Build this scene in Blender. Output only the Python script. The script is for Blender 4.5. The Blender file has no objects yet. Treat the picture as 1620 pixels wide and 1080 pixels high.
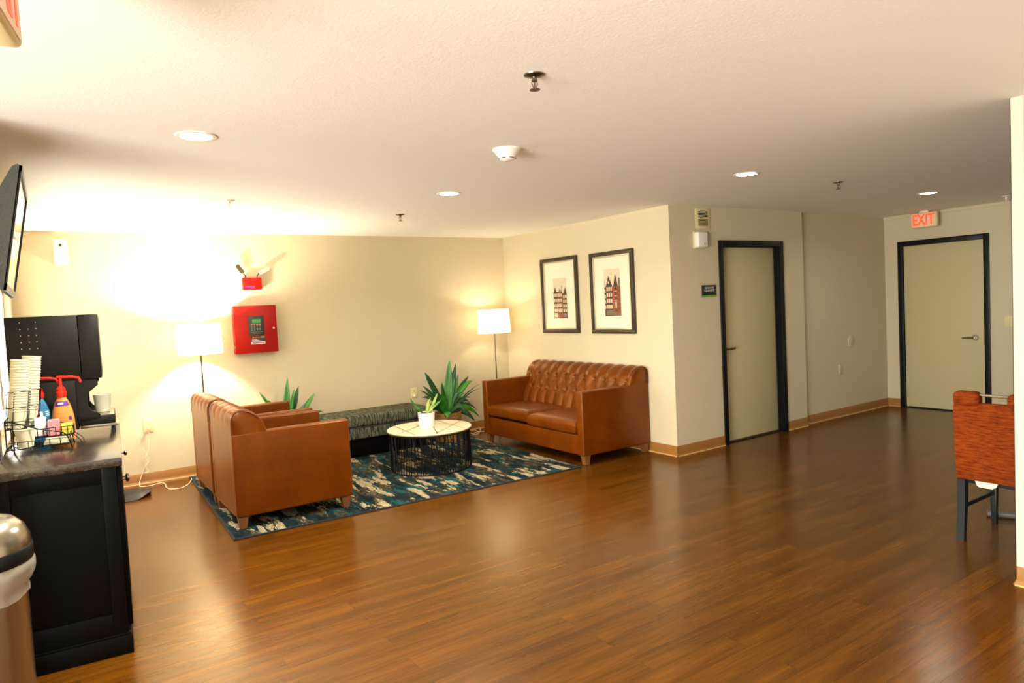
import bpy, bmesh, math, random
from mathutils import Vector, Matrix
random.seed(7)
PI = math.pi
C = bpy.context.scene.collection
scene = bpy.context.scene

# ------------------------------------------------------------------ camera
YAW, PITCH, ROLL, FPX, CAMZ = 0.5898, -0.0515, -0.0509, 1085.93, 1.5467
fw = Vector((math.sin(YAW)*math.cos(PITCH), math.cos(YAW)*math.cos(PITCH), math.sin(PITCH)))
r0 = Vector((math.cos(YAW), -math.sin(YAW), 0)); u0 = r0.cross(fw)
rt = r0*math.cos(ROLL)+u0*math.sin(ROLL); up = -r0*math.sin(ROLL)+u0*math.cos(ROLL)
cam = bpy.data.objects.new('camera', bpy.data.cameras.new('camera')); C.objects.link(cam)
cam.data.sensor_width = 36; cam.data.lens = FPX/1620*36; cam.data.clip_start = .02
M = Matrix((rt, up, -fw)).transposed().to_4x4(); M.translation = (0, 0, CAMZ)
cam.matrix_world = M; scene.camera = cam

# ------------------------------------------------------------------ materials
def srgb(r, g, b):
    f = lambda c: (c/255/12.92) if c/255 <= .04045 else ((c/255+.055)/1.055)**2.4
    return (f(r), f(g), f(b), 1)
def mat(name, col, rough=.5, metal=0, coat=0, emis=None, estr=0, spec=.5, bump=None, trans=0, alpha=1):
    m = bpy.data.materials.new(name); m.use_nodes = True
    n = m.node_tree.nodes; L = m.node_tree.links; p = n['Principled BSDF']
    p.inputs['Base Color'].default_value = col; p.inputs['Roughness'].default_value = rough
    p.inputs['Metallic'].default_value = metal; p.inputs['Coat Weight'].default_value = coat
    p.inputs['Specular IOR Level'].default_value = spec
    p.inputs['Transmission Weight'].default_value = trans; p.inputs['Alpha'].default_value = alpha
    if emis: p.inputs['Emission Color'].default_value = emis; p.inputs['Emission Strength'].default_value = estr
    if bump:
        sc, st = bump
        tc = n.new('ShaderNodeTexCoord'); nz = n.new('ShaderNodeTexNoise'); nz.inputs['Scale'].default_value = sc; nz.inputs['Detail'].default_value = 4
        b = n.new('ShaderNodeBump'); b.inputs['Strength'].default_value = st; b.inputs['Distance'].default_value = .01
        L.new(tc.outputs['Object'], nz.inputs['Vector']); L.new(nz.outputs['Fac'], b.inputs['Height']); L.new(b.outputs['Normal'], p.inputs['Normal'])
    return m
def nodes(m): return m.node_tree.nodes, m.node_tree.links, m.node_tree.nodes['Principled BSDF']
def mapping(n, L, scale, coord='Object', rot=(0,0,0)):
    tc = n.new('ShaderNodeTexCoord'); mp = n.new('ShaderNodeMapping'); mp.inputs['Scale'].default_value = scale; mp.inputs['Rotation'].default_value = rot
    L.new(tc.outputs[coord], mp.inputs['Vector']); return mp
def noise(n, L, vec, scale=1, detail=4, rough=.55, dist=0):
    z = n.new('ShaderNodeTexNoise'); z.inputs['Scale'].default_value = scale; z.inputs['Detail'].default_value = detail
    z.inputs['Roughness'].default_value = rough; z.inputs['Distortion'].default_value = dist
    L.new(vec, z.inputs['Vector']); return z.outputs['Fac']
def ramp(n, L, fac, stops, interp='LINEAR'):
    r = n.new('ShaderNodeValToRGB'); r.color_ramp.interpolation = interp; e = r.color_ramp.elements
    while len(e) < len(stops): e.new(.5)
    for i, (p, c) in enumerate(stops): e[i].position = p; e[i].color = c
    L.new(fac, r.inputs['Fac']); return r.outputs['Color']
def mix(n, L, fac, a, b, mode='MIX'):
    x = n.new('ShaderNodeMix'); x.data_type = 'RGBA'; x.blend_type = mode
    for i, v in ((0, fac), (6, a), (7, b)):
        if isinstance(v, (int, float, tuple)): x.inputs[i].default_value = v
        else: L.new(v, x.inputs[i])
    return x.outputs[2]

m_wall = mat('wall_paint', (.625, .54, .36, 1), .7, bump=(60, .08), spec=.3)
m_wallart = mat('wall_paint_light', (.76, .66, .47, 1), .7, bump=(60, .08), spec=.3)
m_ceil = mat('ceiling_paint', (.93, .92, .865, 1), .9, bump=(90, .08), spec=.1)
m_col = mat('white_wall_paint', (.56, .51, .39, 1), .6, spec=.3)
m_guard = mat('corner_guard', (.60, .56, .45, 1), .35)
m_base = mat('vinyl_base', srgb(150, 102, 48), .35)
m_base_toe = mat('vinyl_base_toe', srgb(205, 160, 100), .35)
m_black = mat('black_paint', srgb(12, 15, 18), .38, spec=.3)
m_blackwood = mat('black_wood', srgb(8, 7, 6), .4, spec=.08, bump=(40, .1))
m_blackplastic = mat('black_plastic', srgb(18, 17, 15), .45, spec=.3, bump=(200, .1))
m_wire = mat('black_wire', srgb(9, 8, 10), .35, spec=.2)
m_door = mat('door_paint', srgb(196, 182, 138), .55, spec=.3)
m_white = mat('white_plastic', srgb(238, 234, 222), .4)
m_ivory = mat('ivory_plastic', srgb(226, 212, 160), .4)
m_red = mat('red_enamel', srgb(150, 16, 8), .4, spec=.3)
m_red2 = mat('bright_red_plastic', srgb(205, 16, 6), .35, spec=.3)
m_steel = mat('brushed_steel', srgb(176, 168, 150), .26, metal=1)
m_chrome = mat('chrome', srgb(200, 195, 185), .12, metal=1)
m_dchrome = mat('dark_chrome', srgb(120, 110, 95), .25, metal=1)
m_brass = mat('brass', srgb(190, 150, 70), .3, metal=1)
m_woodleg = mat('wood_leg', srgb(118, 74, 36), .45, bump=(30, .2))
m_frame = mat('frame_wood', srgb(52, 42, 26), .35)
m_lip = mat('silver_lip', srgb(205, 198, 170), .3, metal=.6)
m_mat = mat('cream_mat_board', srgb(244, 234, 208), .8)
m_dark = mat('dark_grey', srgb(40, 42, 40), .5)
m_tv = mat('tv_shell', srgb(50, 54, 50), .38, bump=(150, .2))
m_screen = mat('tv_screen', srgb(16, 16, 18), .08, coat=.6)
m_green = mat('sign_green', srgb(110, 160, 40), .5)
m_signtext = mat('sign_text', srgb(215, 210, 195), .5)
m_soil = mat('potting_soil', srgb(40, 28, 18), .9, bump=(80, .8))
m_ceramic = mat('white_ceramic', srgb(240, 236, 230), .25)
m_rubber = mat('rubber', srgb(20, 20, 20), .7)
m_cord = mat('white_cord', srgb(235, 225, 190), .5)
m_paper = mat('paper', srgb(225, 222, 196), .75)
m_pink = mat('pink_paper', srgb(240, 140, 150), .7)
m_yellow = mat('yellow_paper', srgb(236, 214, 80), .7)
m_blue = mat('blue_bottle', srgb(40, 112, 150), .3)
m_orange = mat('orange_bottle', srgb(222, 142, 66), .3)
m_purple = mat('purple_label', srgb(90, 40, 130), .4)
m_pump = mat('red_pump', srgb(205, 40, 24), .3)
m_palebrown = mat('pale_brown_print', srgb(205, 130, 70), .5)
m_whiteprint = mat('white_print', srgb(240, 235, 235), .5)
m_greenprint = mat('green_print', srgb(140, 170, 60), .5)
m_bag = mat('clear_bag', srgb(205, 200, 185), .3, alpha=.4)
m_bag.node_tree.nodes['Principled BSDF'].inputs['Specular IOR Level'].default_value = .8
m_frost = mat('frosted_plastic', srgb(205, 205, 185), .3, alpha=.7)
m_led = mat('led_diffuser', (1, 1, 1, 1), .5, emis=(1, .93, .8, 1), estr=14)
m_bulb = mat('bulb', (1, 1, 1, 1), .5, emis=(1, .8, .5, 1), estr=10)
m_exitred = mat('exit_red', srgb(240, 60, 40), .4, emis=(1, .08, .03, 1), estr=.85)
m_exitface = mat('exit_face', srgb(225, 205, 170), .4, emis=(1, .35, .2, 1), estr=.12)
m_gold = mat('inlay_bronze', srgb(92, 66, 34), .4, metal=.4)
m_lcd = mat('green_display', srgb(50, 120, 60), .3, emis=(.1, .5, .2, 1), estr=.15)
m_tableleg = mat('table_base_metal', srgb(84, 84, 82), .5)
m_tablelam = mat('laminate', srgb(95, 60, 35), .4)
m_redwood = mat('red_brown_wood', srgb(120, 45, 22), .35)
m_chairblack = mat('chair_black_wood', srgb(26, 33, 36), .35)

def glass_mat():
    m = bpy.data.materials.new('clear_glass'); m.use_nodes = True; n = m.node_tree.nodes; L = m.node_tree.links
    n.remove(n['Principled BSDF']); t = n.new('ShaderNodeBsdfTransparent'); g = n.new('ShaderNodeBsdfGlossy'); g.inputs['Roughness'].default_value = .02
    f = n.new('ShaderNodeValue'); f.outputs[0].default_value = .05; x = n.new('ShaderNodeMixShader')
    L.new(f.outputs[0], x.inputs[0]); L.new(t.outputs[0], x.inputs[1]); L.new(g.outputs[0], x.inputs[2]); L.new(x.outputs[0], n['Material Output'].inputs['Surface'])
    return m
m_glass = glass_mat()

def shade_mat():
    m = bpy.data.materials.new('lamp_shade_linen'); m.use_nodes = True; n = m.node_tree.nodes; L = m.node_tree.links
    n.remove(n['Principled BSDF']); t = n.new('ShaderNodeBsdfTranslucent'); d = n.new('ShaderNodeBsdfDiffuse')
    t.inputs['Color'].default_value = (.95, .85, .62, 1); d.inputs['Color'].default_value = (.85, .78, .62, 1)
    x = n.new('ShaderNodeMixShader'); x.inputs[0].default_value = .5
    e = n.new('ShaderNodeEmission'); e.inputs['Color'].default_value = (1, .82, .5, 1); e.inputs['Strength'].default_value = .55
    a = n.new('ShaderNodeAddShader')
    L.new(t.outputs[0], x.inputs[1]); L.new(d.outputs[0], x.inputs[2]); L.new(x.outputs[0], a.inputs[0]); L.new(e.outputs[0], a.inputs[1])
    L.new(a.outputs[0], n['Material Output'].inputs['Surface'])
    return m
m_shade = shade_mat()

def floor_mat():
    m = mat('vinyl_plank_floor', (1, 1, 1, 1), .22, spec=.4); n, L, p = nodes(m); p.inputs['Specular Tint'].default_value = (1, .70, .42, 1)
    mp = mapping(n, L, (1, 1, 1))
    br = n.new('ShaderNodeTexBrick'); br.offset = .37; br.inputs['Scale'].default_value = 1
    br.inputs['Brick Width'].default_value = 1.22; br.inputs['Row Height'].default_value = .127
    br.inputs['Mortar Size'].default_value = .0011; br.inputs['Mortar Smooth'].default_value = .5; br.inputs['Bias'].default_value = 0
    br.inputs['Color1'].default_value = (.0, .0, .0, 1); br.inputs['Color2'].default_value = (1, 1, 1, 1); br.inputs['Mortar'].default_value = (.3, .3, .3, 1)
    L.new(mp.outputs[0], br.inputs['Vector'])
    # shift the grain on every plank
    add = n.new('ShaderNodeVectorMath'); add.operation = 'MULTIPLY_ADD'
    L.new(br.outputs['Color'], add.inputs[0]); add.inputs[1].default_value = (7, 3, 0); L.new(mp.outputs[0], add.inputs[2])
    m2 = n.new('ShaderNodeMapping'); m2.inputs['Scale'].default_value = (.75, 8, 1); L.new(add.outputs[0], m2.inputs['Vector'])
    g1 = noise(n, L, m2.outputs[0], 1.5, 5, .55, 0)
    m3 = n.new('ShaderNodeMapping'); m3.inputs['Scale'].default_value = (3, 60, 1); L.new(add.outputs[0], m3.inputs['Vector'])
    g2 = noise(n, L, m3.outputs[0], 1.5, 4, .6)
    c1 = ramp(n, L, g1, [(.25, srgb(66, 36, 3)), (.45, srgb(88, 50, 5)), (.58, srgb(99, 58, 7)), (.8, srgb(114, 69, 10))])
    c2 = ramp(n, L, g2, [(.3, (.72, .72, .72, 1)), (.7, (1.08, 1.08, 1.08, 1))])
    c = mix(n, L, 1.0, c1, c2, 'MULTIPLY')
    c3 = ramp(n, L, br.outputs['Color'], [(0, (.88, .88, .88, 1)), (1, (1.08, 1.08, 1.08, 1))])
    c = mix(n, L, 1.0, c, c3, 'MULTIPLY')
    c = mix(n, L, br.outputs['Fac'], c, srgb(60, 36, 12))
    L.new(c, p.inputs['Base Color'])
    sm = mapping(n, L, (.9, .9, 1)); sg = noise(n, L, sm.outputs[0], 1.5, 1, .5)
    mr = n.new('ShaderNodeMapRange'); mr.inputs['To Min'].default_value = .19; mr.inputs['To Max'].default_value = .27; L.new(sg, mr.inputs['Value']); L.new(mr.outputs[0], p.inputs['Roughness'])
    b = n.new('ShaderNodeBump'); b.inputs['Strength'].default_value = .03; b.inputs['Distance'].default_value = .002; L.new(g2, b.inputs['Height']); L.new(b.outputs[0], p.inputs['Normal'])
    return m
m_floor = floor_mat()

def leather_mat():
    m = mat('cognac_leather', (1, 1, 1, 1), .30, spec=.5); n, L, p = nodes(m); p.inputs['Specular Tint'].default_value = (1, .62, .30, 1)
    p.inputs['Coat Roughness'].default_value = .3
    mp = mapping(n, L, (1, 1, 1)); z = noise(n, L, mp.outputs[0], 3.5, 6, .65)
    c = ramp(n, L, z, [(.3, srgb(86, 36, 1)), (.55, srgb(102, 46, 1)), (.75, srgb(116, 57, 3))]); L.new(c, p.inputs['Base Color'])
    z2 = noise(n, L, mp.outputs[0], 140, 3, .5); b = n.new('ShaderNodeBump'); b.inputs['Strength'].default_value = .12; b.inputs['Distance'].default_value = .003
    L.new(z2, b.inputs['Height']); L.new(b.outputs[0], p.inputs['Normal']); return m
m_leather = leather_mat()
m_seam = mat('leather_seam', srgb(88, 40, 16), .5)

def rug_mat():
    m = mat('abstract_rug_pile', (1, 1, 1, 1), .95, spec=.1); n, L, p = nodes(m)
    mp = mapping(n, L, (8, 2.2, 1)); w = mapping(n, L, (13, 13, 13))
    z = noise(n, L, mp.outputs[0], 1.3, 8, .62, .25)
    mp2 = mapping(n, L, (8.2, 1.7, 1), rot=(0, 0, .05)); mp2.inputs['Location'].default_value = (3.7, 1.9, 0); z2 = noise(n, L, mp2.outputs[0], 1.1, 10, .68, .2)
    mp3 = mapping(n, L, (3, 1.6, 1)); z3 = noise(n, L, mp3.outputs[0], 2.2, 9, .75, .2)
    navy = srgb(20, 34, 40); 
    base = ramp(n, L, z, [(0, srgb(12, 20, 22)), (.42, navy), (.5, srgb(26, 42, 40)), (.54, srgb(84, 68, 44)), (.585, srgb(26, 36, 34)), (.64, srgb(96, 84, 58))], 'CONSTANT')
    teal = ramp(n, L, z3, [(0, (0, 0, 0, 1)), (.56, (1, 1, 1, 1)), (.66, (0, 0, 0, 1))], 'CONSTANT')
    c = mix(n, L, teal, base, srgb(10, 72, 76))
    cream = ramp(n, L, z2, [(0, (0, 0, 0, 1)), (.552, (1, 1, 1, 1)), (.60, (.35, .35, .35, 1)), (.612, (1, 1, 1, 1))], 'CONSTANT')
    zc = noise(n, L, w.outputs[0], 5, 3, .7)
    creamc = ramp(n, L, zc, [(.35, srgb(120, 106, 76)), (.6, srgb(186, 172, 136))])
    c = mix(n, L, cream, c, creamc)
    L.new(c, p.inputs['Base Color'])
    b = n.new('ShaderNodeBump'); b.inputs['Strength'].default_value = .4; b.inputs['Distance'].default_value = .004
    z4 = noise(n, L, w.outputs[0], 30, 2); L.new(z4, b.inputs['Height']); L.new(b.outputs[0], p.inputs['Normal'])
    return m
m_rug = rug_mat(); m_rugedge = mat('rug_binding', srgb(22, 28, 36), .9)

def bench_mat():
    m = mat('striped_bench_fabric', (1, 1, 1, 1), .9, spec=.15); n, L, p = nodes(m)
    mp = mapping(n, L, (110, 7, 7)); z = noise(n, L, mp.outputs[0], 1.1, 3, .6, .3)
    c = ramp(n, L, z, [(.36, srgb(18, 20, 18)), (.46, srgb(44, 48, 40)), (.53, srgb(116, 118, 94)), (.64, srgb(66, 70, 58))]); L.new(c, p.inputs['Base Color']); return m
m_bench = bench_mat()
def weave_mat():
    m = mat('orange_weave', (1, 1, 1, 1), .9, spec=.15); n, L, p = nodes(m)
    mp = mapping(n, L, (40, 14, 130)); z = noise(n, L, mp.outputs[0], 1, 5, .7)
    c = ramp(n, L, z, [(.3, srgb(60, 22, 3)), (.48, srgb(118, 46, 6)), (.7, srgb(148, 70, 16))]); L.new(c, p.inputs['Base Color'])
    b = n.new('ShaderNodeBump'); b.inputs['Strength'].default_value = .5; b.inputs['Distance'].default_value = .002; L.new(z, b.inputs['Height']); L.new(b.outputs[0], p.inputs['Normal']); return m
m_weave = weave_mat()
def basket_mat():
    m = mat('woven_basket', (1, 1, 1, 1), .7); n, L, p = nodes(m)
    mp = mapping(n, L, (12, 12, 60)); z = noise(n, L, mp.outputs[0], 1.5, 3)
    c = ramp(n, L, z, [(.35, srgb(92, 58, 20)), (.6, srgb(178, 134, 68))]); L.new(c, p.inputs['Base Color']); return m
m_basket = basket_mat()
def leaf_mat(name, a, b_):
    m = mat(name, (1, 1, 1, 1), .4); n, L, p = nodes(m)
    mp = mapping(n, L, (9, 9, 3)); z = noise(n, L, mp.outputs[0], 2, 3); L.new(ramp(n, L, z, [(.35, a), (.65, b_)]), p.inputs['Base Color'])
    p.inputs['Subsurface Weight'].default_value = 0; return m
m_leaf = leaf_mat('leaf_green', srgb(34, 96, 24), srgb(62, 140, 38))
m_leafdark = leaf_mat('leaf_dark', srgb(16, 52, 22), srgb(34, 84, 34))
m_leafpale = leaf_mat('leaf_variegated', srgb(96, 140, 44), srgb(190, 196, 96))
def top_mat():
    m = mat('pale_marble_top', (1, 1, 1, 1), .35); n, L, p = nodes(m)
    mp = mapping(n, L, (4, 4, 4)); z = noise(n, L, mp.outputs[0], 3, 6, .7, 1); L.new(ramp(n, L, z, [(.3, srgb(206, 190, 156)), (.7, srgb(234, 222, 194))]), p.inputs['Base Color']); return m
m_top = top_mat()
def counter_mat():
    m = mat('dark_laminate_counter', (1, 1, 1, 1), .22, spec=.7); n, L, p = nodes(m)
    mp = mapping(n, L, (6, 6, 6)); z = noise(n, L, mp.outputs[0], 8, 8, .7); L.new(ramp(n, L, z, [(.4, srgb(26, 22, 18)), (.72, srgb(74, 62, 50))]), p.inputs['Base Color']); return m
m_counter = counter_mat()

# ------------------------------------------------------------------ geometry helpers
class MB:
    def __init__(s): s.bm = bmesh.new()
    def box(s, x0, x1, y0, y1, z0, z1, bev=0, seg=2, mi=0, M=None, taper=1):
        r = bmesh.ops.create_cube(s.bm, size=1); v = r['verts']
        for a in v:
            k = taper if a.co.z < 0 else 1
            a.co = Vector(((x0+x1)/2+a.co.x*(x1-x0)*k, (y0+y1)/2+a.co.y*(y1-y0)*k, (z0+z1)/2+a.co.z*(z1-z0)))
        fs = set(f for a in v for f in a.link_faces)
        if bev:
            es = list(set(e for a in v for e in a.link_edges))
            rr = bmesh.ops.bevel(s.bm, geom=es, offset=bev, segments=seg, profile=.5, affect='EDGES')
            fs = set(f for f in rr['faces']) | set(f for f in fs if f.is_valid)
            vs = set(a for f in fs for a in f.verts)
        else: vs = set(v)
        for f in fs: f.material_index = mi
        if M is not None: bmesh.ops.transform(s.bm, matrix=M, verts=list(vs))
        return list(vs)
    def lathe(s, prof, cx=0, cy=0, cz=0, n=32, mi=0, axis='z', flut=0):
        rings = []
        for (r, z) in prof:
            ring = []
            for i in range(n):
                a = 2*PI*i/n; rr = r*(1+(flut*math.cos(a*18) if flut else 0))
                if axis == 'z': co = (cx+rr*math.cos(a), cy+rr*math.sin(a), cz+z)
                elif axis == 'x': co = (cx+z, cy+rr*math.cos(a), cz+rr*math.sin(a))
                else: co = (cx+rr*math.cos(a), cy+z, cz+rr*math.sin(a))
                ring.append(s.bm.verts.new(co))
            rings.append(ring)
        for a, b in zip(rings, rings[1:]):
            for i in range(n):
                f = s.bm.faces.new((a[i], a[(i+1) % n], b[(i+1) % n], b[i])); f.material_index = mi
        for ring, (r, z) in ((rings[0], prof[0]), (rings[-1], prof[-1])):
            if r > 1e-6 and getattr(s, 'cap', True):
                f = s.bm.faces.new(ring); f.material_index = mi
        return rings
    def tube(s, pts, r, n=8, mi=0, closed=False):
        pts = [Vector(p) for p in pts]; rings = []
        N = len(pts); pn = None
        for i, p in enumerate(pts):
            if closed: t = pts[(i+1) % N]-pts[i-1]
            else: t = pts[min(i+1, N-1)]-pts[max(i-1, 0)]
            t.normalize()
            if pn is None:
                a = Vector((0, 0, 1)) if abs(t.z) < .9 else Vector((1, 0, 0)); pn = t.cross(a).normalized()
            else:
                pn = (pn-t*pn.dot(t))
                pn = pn.normalized() if pn.length > 1e-6 else t.orthogonal().normalized()
            b = t.cross(pn); rr = r[i] if isinstance(r, (list, tuple)) else r
            rings.append([s.bm.verts.new(p+(pn*math.cos(2*PI*k/n)+b*math.sin(2*PI*k/n))*rr) for k in range(n)])
        prs = list(zip(rings, rings[1:]))+([(rings[-1], rings[0])] if closed else [])
        for a, b in prs:
            for k in range(n):
                f = s.bm.faces.new((a[k], a[(k+1) % n], b[(k+1) % n], b[k])); f.material_index = mi
        if not closed:
            for ring in (rings[0], rings[-1]):
                f = s.bm.faces.new(ring); f.material_index = mi
    def poly(s, pts, mi=0):
        f = s.bm.faces.new([s.bm.verts.new(p) for p in pts]); f.material_index = mi; return f
    def prism(s, prof, y0, y1, plane='xz', mi=0):
        mk = (lambda a, b, c: (a, c, b)) if plane == 'xz' else ((lambda a, b, c: (c, a, b)) if plane == 'yz' else (lambda a, b, c: (a, b, c)))
        A = [s.bm.verts.new(mk(a, b, y0)) for a, b in prof]; B = [s.bm.verts.new(mk(a, b, y1)) for a, b in prof]
        n = len(prof); fs = [s.bm.faces.new(A), s.bm.faces.new(B)]
        for i in range(n): fs.append(s.bm.faces.new((A[i], A[(i+1) % n], B[(i+1) % n], B[i])))
        for f in fs: f.material_index = mi
    def grid(s, fn, nu, nv, mi=0):
        V = [[s.bm.verts.new(fn(i/nu, j/nv)) for j in range(nv+1)] for i in range(nu+1)]
        for i in range(nu):
            for j in range(nv):
                f = s.bm.faces.new((V[i][j], V[i+1][j], V[i+1][j+1], V[i][j+1])); f.material_index = mi
        return V

def link(name, me, parent=None):
    o = bpy.data.objects.new(name, me); C.objects.link(o)
    if parent: o.parent = parent
    return o
def obj(name, mb, m, parent=None, smooth=True, loc=None, rotz=0, ang=35):
    bmesh.ops.recalc_face_normals(mb.bm, faces=mb.bm.faces)
    me = bpy.data.meshes.new(name); mb.bm.to_mesh(me); mb.bm.free()
    for x in (m if isinstance(m, (list, tuple)) else [m]): me.materials.append(x)
    if smooth:
        me.shade_smooth() if hasattr(me, 'shade_smooth') else None
        try: me.set_sharp_from_angle(angle=math.radians(ang))
        except Exception: pass
    o = link(name, me, parent)
    if loc: o.location = loc
    o.rotation_euler[2] = rotz
    return o
def tag(o, label, cat, group=None, kind=None):
    o['label'] = label; o['category'] = cat
    if group: o['group'] = group
    if kind: o['kind'] = kind
    return o
def thing(name, label, cat, loc=(0, 0, 0), rotz=0, group=None):
    o = bpy.data.objects.new(name, None); C.objects.link(o); o.empty_display_size = .05
    o.location = loc; o.rotation_euler = (0, 0, rotz); return tag(o, label, cat, group)
def struct(name, mb, m, smooth=False):
    o = obj(name, mb, m, smooth=smooth); o['kind'] = 'structure'; return o
def dup(root, loc, rotz=None, label=None, group=None):
    def cp(o, par):
        c = o.copy(); C.objects.link(c)
        if par: c.parent = par
        for ch in o.children: cp(ch, c)
        return c
    r = cp(root, None); r.location = loc
    if rotz is not None: r.rotation_euler = (0, 0, rotz)
    if label: r['label'] = label
    if group: r['group'] = group
    return r
def text(name, body, size, m, parent, loc, rot, depth=.001, bold=0, align='CENTER', sx=1):
    cu = bpy.data.curves.new(name, 'FONT'); cu.body = body; cu.size = size; cu.extrude = depth; cu.align_x = align; cu.align_y = 'CENTER'; cu.offset = bold; cu.space_line = .9
    t = bpy.data.objects.new('tmp', cu); C.objects.link(t); bpy.context.view_layer.update()
    me = bpy.data.meshes.new_from_object(t.evaluated_get(bpy.context.evaluated_depsgraph_get())); bpy.data.objects.remove(t)
    me.materials.clear(); me.materials.append(m)
    o = link(name, me, parent); o.location = loc; o.rotation_euler = rot; o.scale = (sx, 1, 1); return o

# ------------------------------------------------------------------ room dimensions
H = 2.44
L_, A_, Cx = -.272, 4.983, 9.013
D_, E_, E2 = 7.548, 4.642, 4.70
B_ = 7.136
COLX, COLY = 3.984, 1.449
YR = -3.0; XL = -3.6; YN = 3.5    # rear wall, far-left wall, where the left wall turns

def one(name, m, *boxes):
    b = MB()
    for q in boxes: b.box(*q)
    return struct(name, b, m)
one('floor', m_floor, (XL-.2, Cx+.2, YR-.2, D_+.2, -.1, 0))
one('ceiling', m_ceil, (XL-.2, Cx+.2, YR-.2, D_+.2, H, H+.1))
one('wall_back', m_wall, (L_-.15, A_+.02, D_, D_+.12, 0, H))
one('wall_art', m_wall, (A_, A_+.12, E_+.14, D_+.12, 0, H))
# elevator wall with a doorway
DX0, DX1, DH = 5.685, 6.75, 2.108
one('wall_elevator', m_wall, (A_, DX0+.03, E_, E_+.14, 0, H), (DX1-.03, B_, E_, E_+.14, 0, H), (DX0+.03, DX1-.03, E_, E_+.14, DH-.03, H), (DX0, DX1, E_+.14, E_+.2, 0, H))
one('wall_recess', m_wall, (B_, Cx+.1, E2, E2+.12, 0, H))
EY0, EY1 = 3.506, 4.533
one('wall_exit', m_wall, (Cx, Cx+.14, YR, EY0+.03, 0, H), (Cx, Cx+.14, EY1-.03, E2, 0, H), (Cx, Cx+.14, EY0+.03, EY1-.03, DH-.03, H), (Cx+.14, Cx+.2, EY0-.1, EY1+.1, 0, H))
WY0, WY1, WZ0, WZ1 = 4.75, 7.25, .85, 1.92
one('wall_left', m_wall, (L_-.12, L_, YN, WY0, 0, H), (L_-.12, L_, WY1, D_, 0, H), (L_-.12, L_, WY0, WY1, 0, WZ0), (L_-.12, L_, WY0, WY1, WZ1, H), (XL, L_-.12, YN, YN+.12, 0, H))
one('wall_right', m_col, (COLX, COLX+.16, YR, COLY, 0, H))
# corner guard on the wall end
g = MB(); g.box(COLX-.003, COLX, COLY-.05, COLY+.003, .1, H-.002); g.box(COLX-.003, COLX+.05, COLY, COLY+.003, .1, H-.002); g.tube([(COLX-.002, COLY-.052, .1), (COLX-.002, COLY-.052, H-.002)], .0022, 6)
struct('trim_1', g, m_guard)
# far-left wall and rear wall out of view, with windows added to let light in
def wall_with_window(name, axis, pos, a0, a1, w0, w1, z0, z1, sgn):
    t = .14
    def bx(p0, p1, q0, q1):
        return (p0, p1, pos, pos+sgn*t, q0, q1) if axis == 'y' else (pos, pos+sgn*t, p0, p1, q0, q1)
    def fix(q): q = list(q); 
    b = MB()
    for (p0, p1, q0, q1) in ((a0, w0, 0, H), (w1, a1, 0, H), (w0, w1, 0, z0), (w0, w1, z1, H)):
        q = list(bx(p0, p1, q0, q1))
        if q[0] > q[1]: q[0], q[1] = q[1], q[0]
        if q[2] > q[3]: q[2], q[3] = q[3], q[2]
        b.box(*q)
    struct(name, b, m_wall)
wall_with_window('wall_rear', 'y', YR, XL, Cx+.1, .4, 3.4, .5, 2.2, -1)
wall_with_window('wall_far_left', 'x', XL, YR, YN, -1.6, 2.2, .4, 2.2, -1)
def window(name, axis, pos, w0, w1, z0, z1, n):
    root = bpy.data.objects.new(name, None); C.objects.link(root); root['kind'] = 'structure'
    f = MB(); p0, p1 = pos-.1, pos-.05
    def bb(a, b_, c, d):
        f.box(a, b_, p0, p1, c, d) if axis == 'y' else f.box(p0, p1, a, b_, c, d)
    bb(w0, w1, z0, z0+.05); bb(w0, w1, z1-.05, z1)
    for i in range(n+1):
        x = w0+(w1-w0-.05)*i/n; bb(x, x+.05, z0, z1)
    obj('window_frame', f, m_white, root, False)
    g = MB()
    if axis == 'y': g.box(w0, w1, pos-.08, pos-.074, z0, z1)
    else: g.box(pos-.08, pos-.074, w0, w1, z0, z1)
    obj('pane', g, m_glass, root, False)
window('window_added_1', 'y', YR, .4, 3.4, .5, 2.2, 3); window('window_added_2', 'x', XL, -1.6, 2.2, .4, 2.2, 3)  # both unseen, added as openings for the fill lamps

window('window_3', 'x', L_-.0, WY0, WY1, WZ0, WZ1, 2)
# cove base
def baseboard(name, segs):
    b = MB()
    for (x0, y0, x1, y1, nx, ny) in segs:
        # profile out from the wall
        prof = [(0, 0), (.016, 0), (.013, .008), (.006, .018), (.004, .03), (.004, .098), (.002, .101), (0, .101)]
        d = Vector((x1-x0, y1-y0)); 
        A = [b.bm.verts.new((x0+nx*p, y0+ny*p, z)) for p, z in prof]; B = [b.bm.verts.new((x1+nx*p, y1+ny*p, z)) for p, z in prof]
        for i in range(len(prof)):
            j = (i+1) % len(prof); f = b.bm.faces.new((A[i], A[j], B[j], B[i])); f.material_index = 1 if i in (1,) else 0
        b.bm.faces.new(A); b.bm.faces.new(B)
    return struct(name, b, [m_base, m_base_toe], True)
baseboard('baseboard_back', [(L_, D_, A_, D_, 0, -1)])
baseboard('baseboard_art', [(A_, D_, A_, E_-.004, -1, 0)])
baseboard('baseboard_elevator', [(A_-.004, E_, DX0, E_, 0, -1), (DX1, E_, B_, E_, 0, -1)])
baseboard('baseboard_recess', [(B_, E2, Cx, E2, 0, -1)])
baseboard('baseboard_exit', [(Cx, E2, Cx, EY1, -1, 0), (Cx, EY0, Cx, YR, -1, 0)])
baseboard('baseboard_left', [(L_, YN, L_, D_, 1, 0)])
baseboard('baseboard_right', [(COLX, YR, COLX, COLY+.004, -1, 0), (COLX-.004, COLY, COLX+.16, COLY, 0, 1)])
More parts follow.
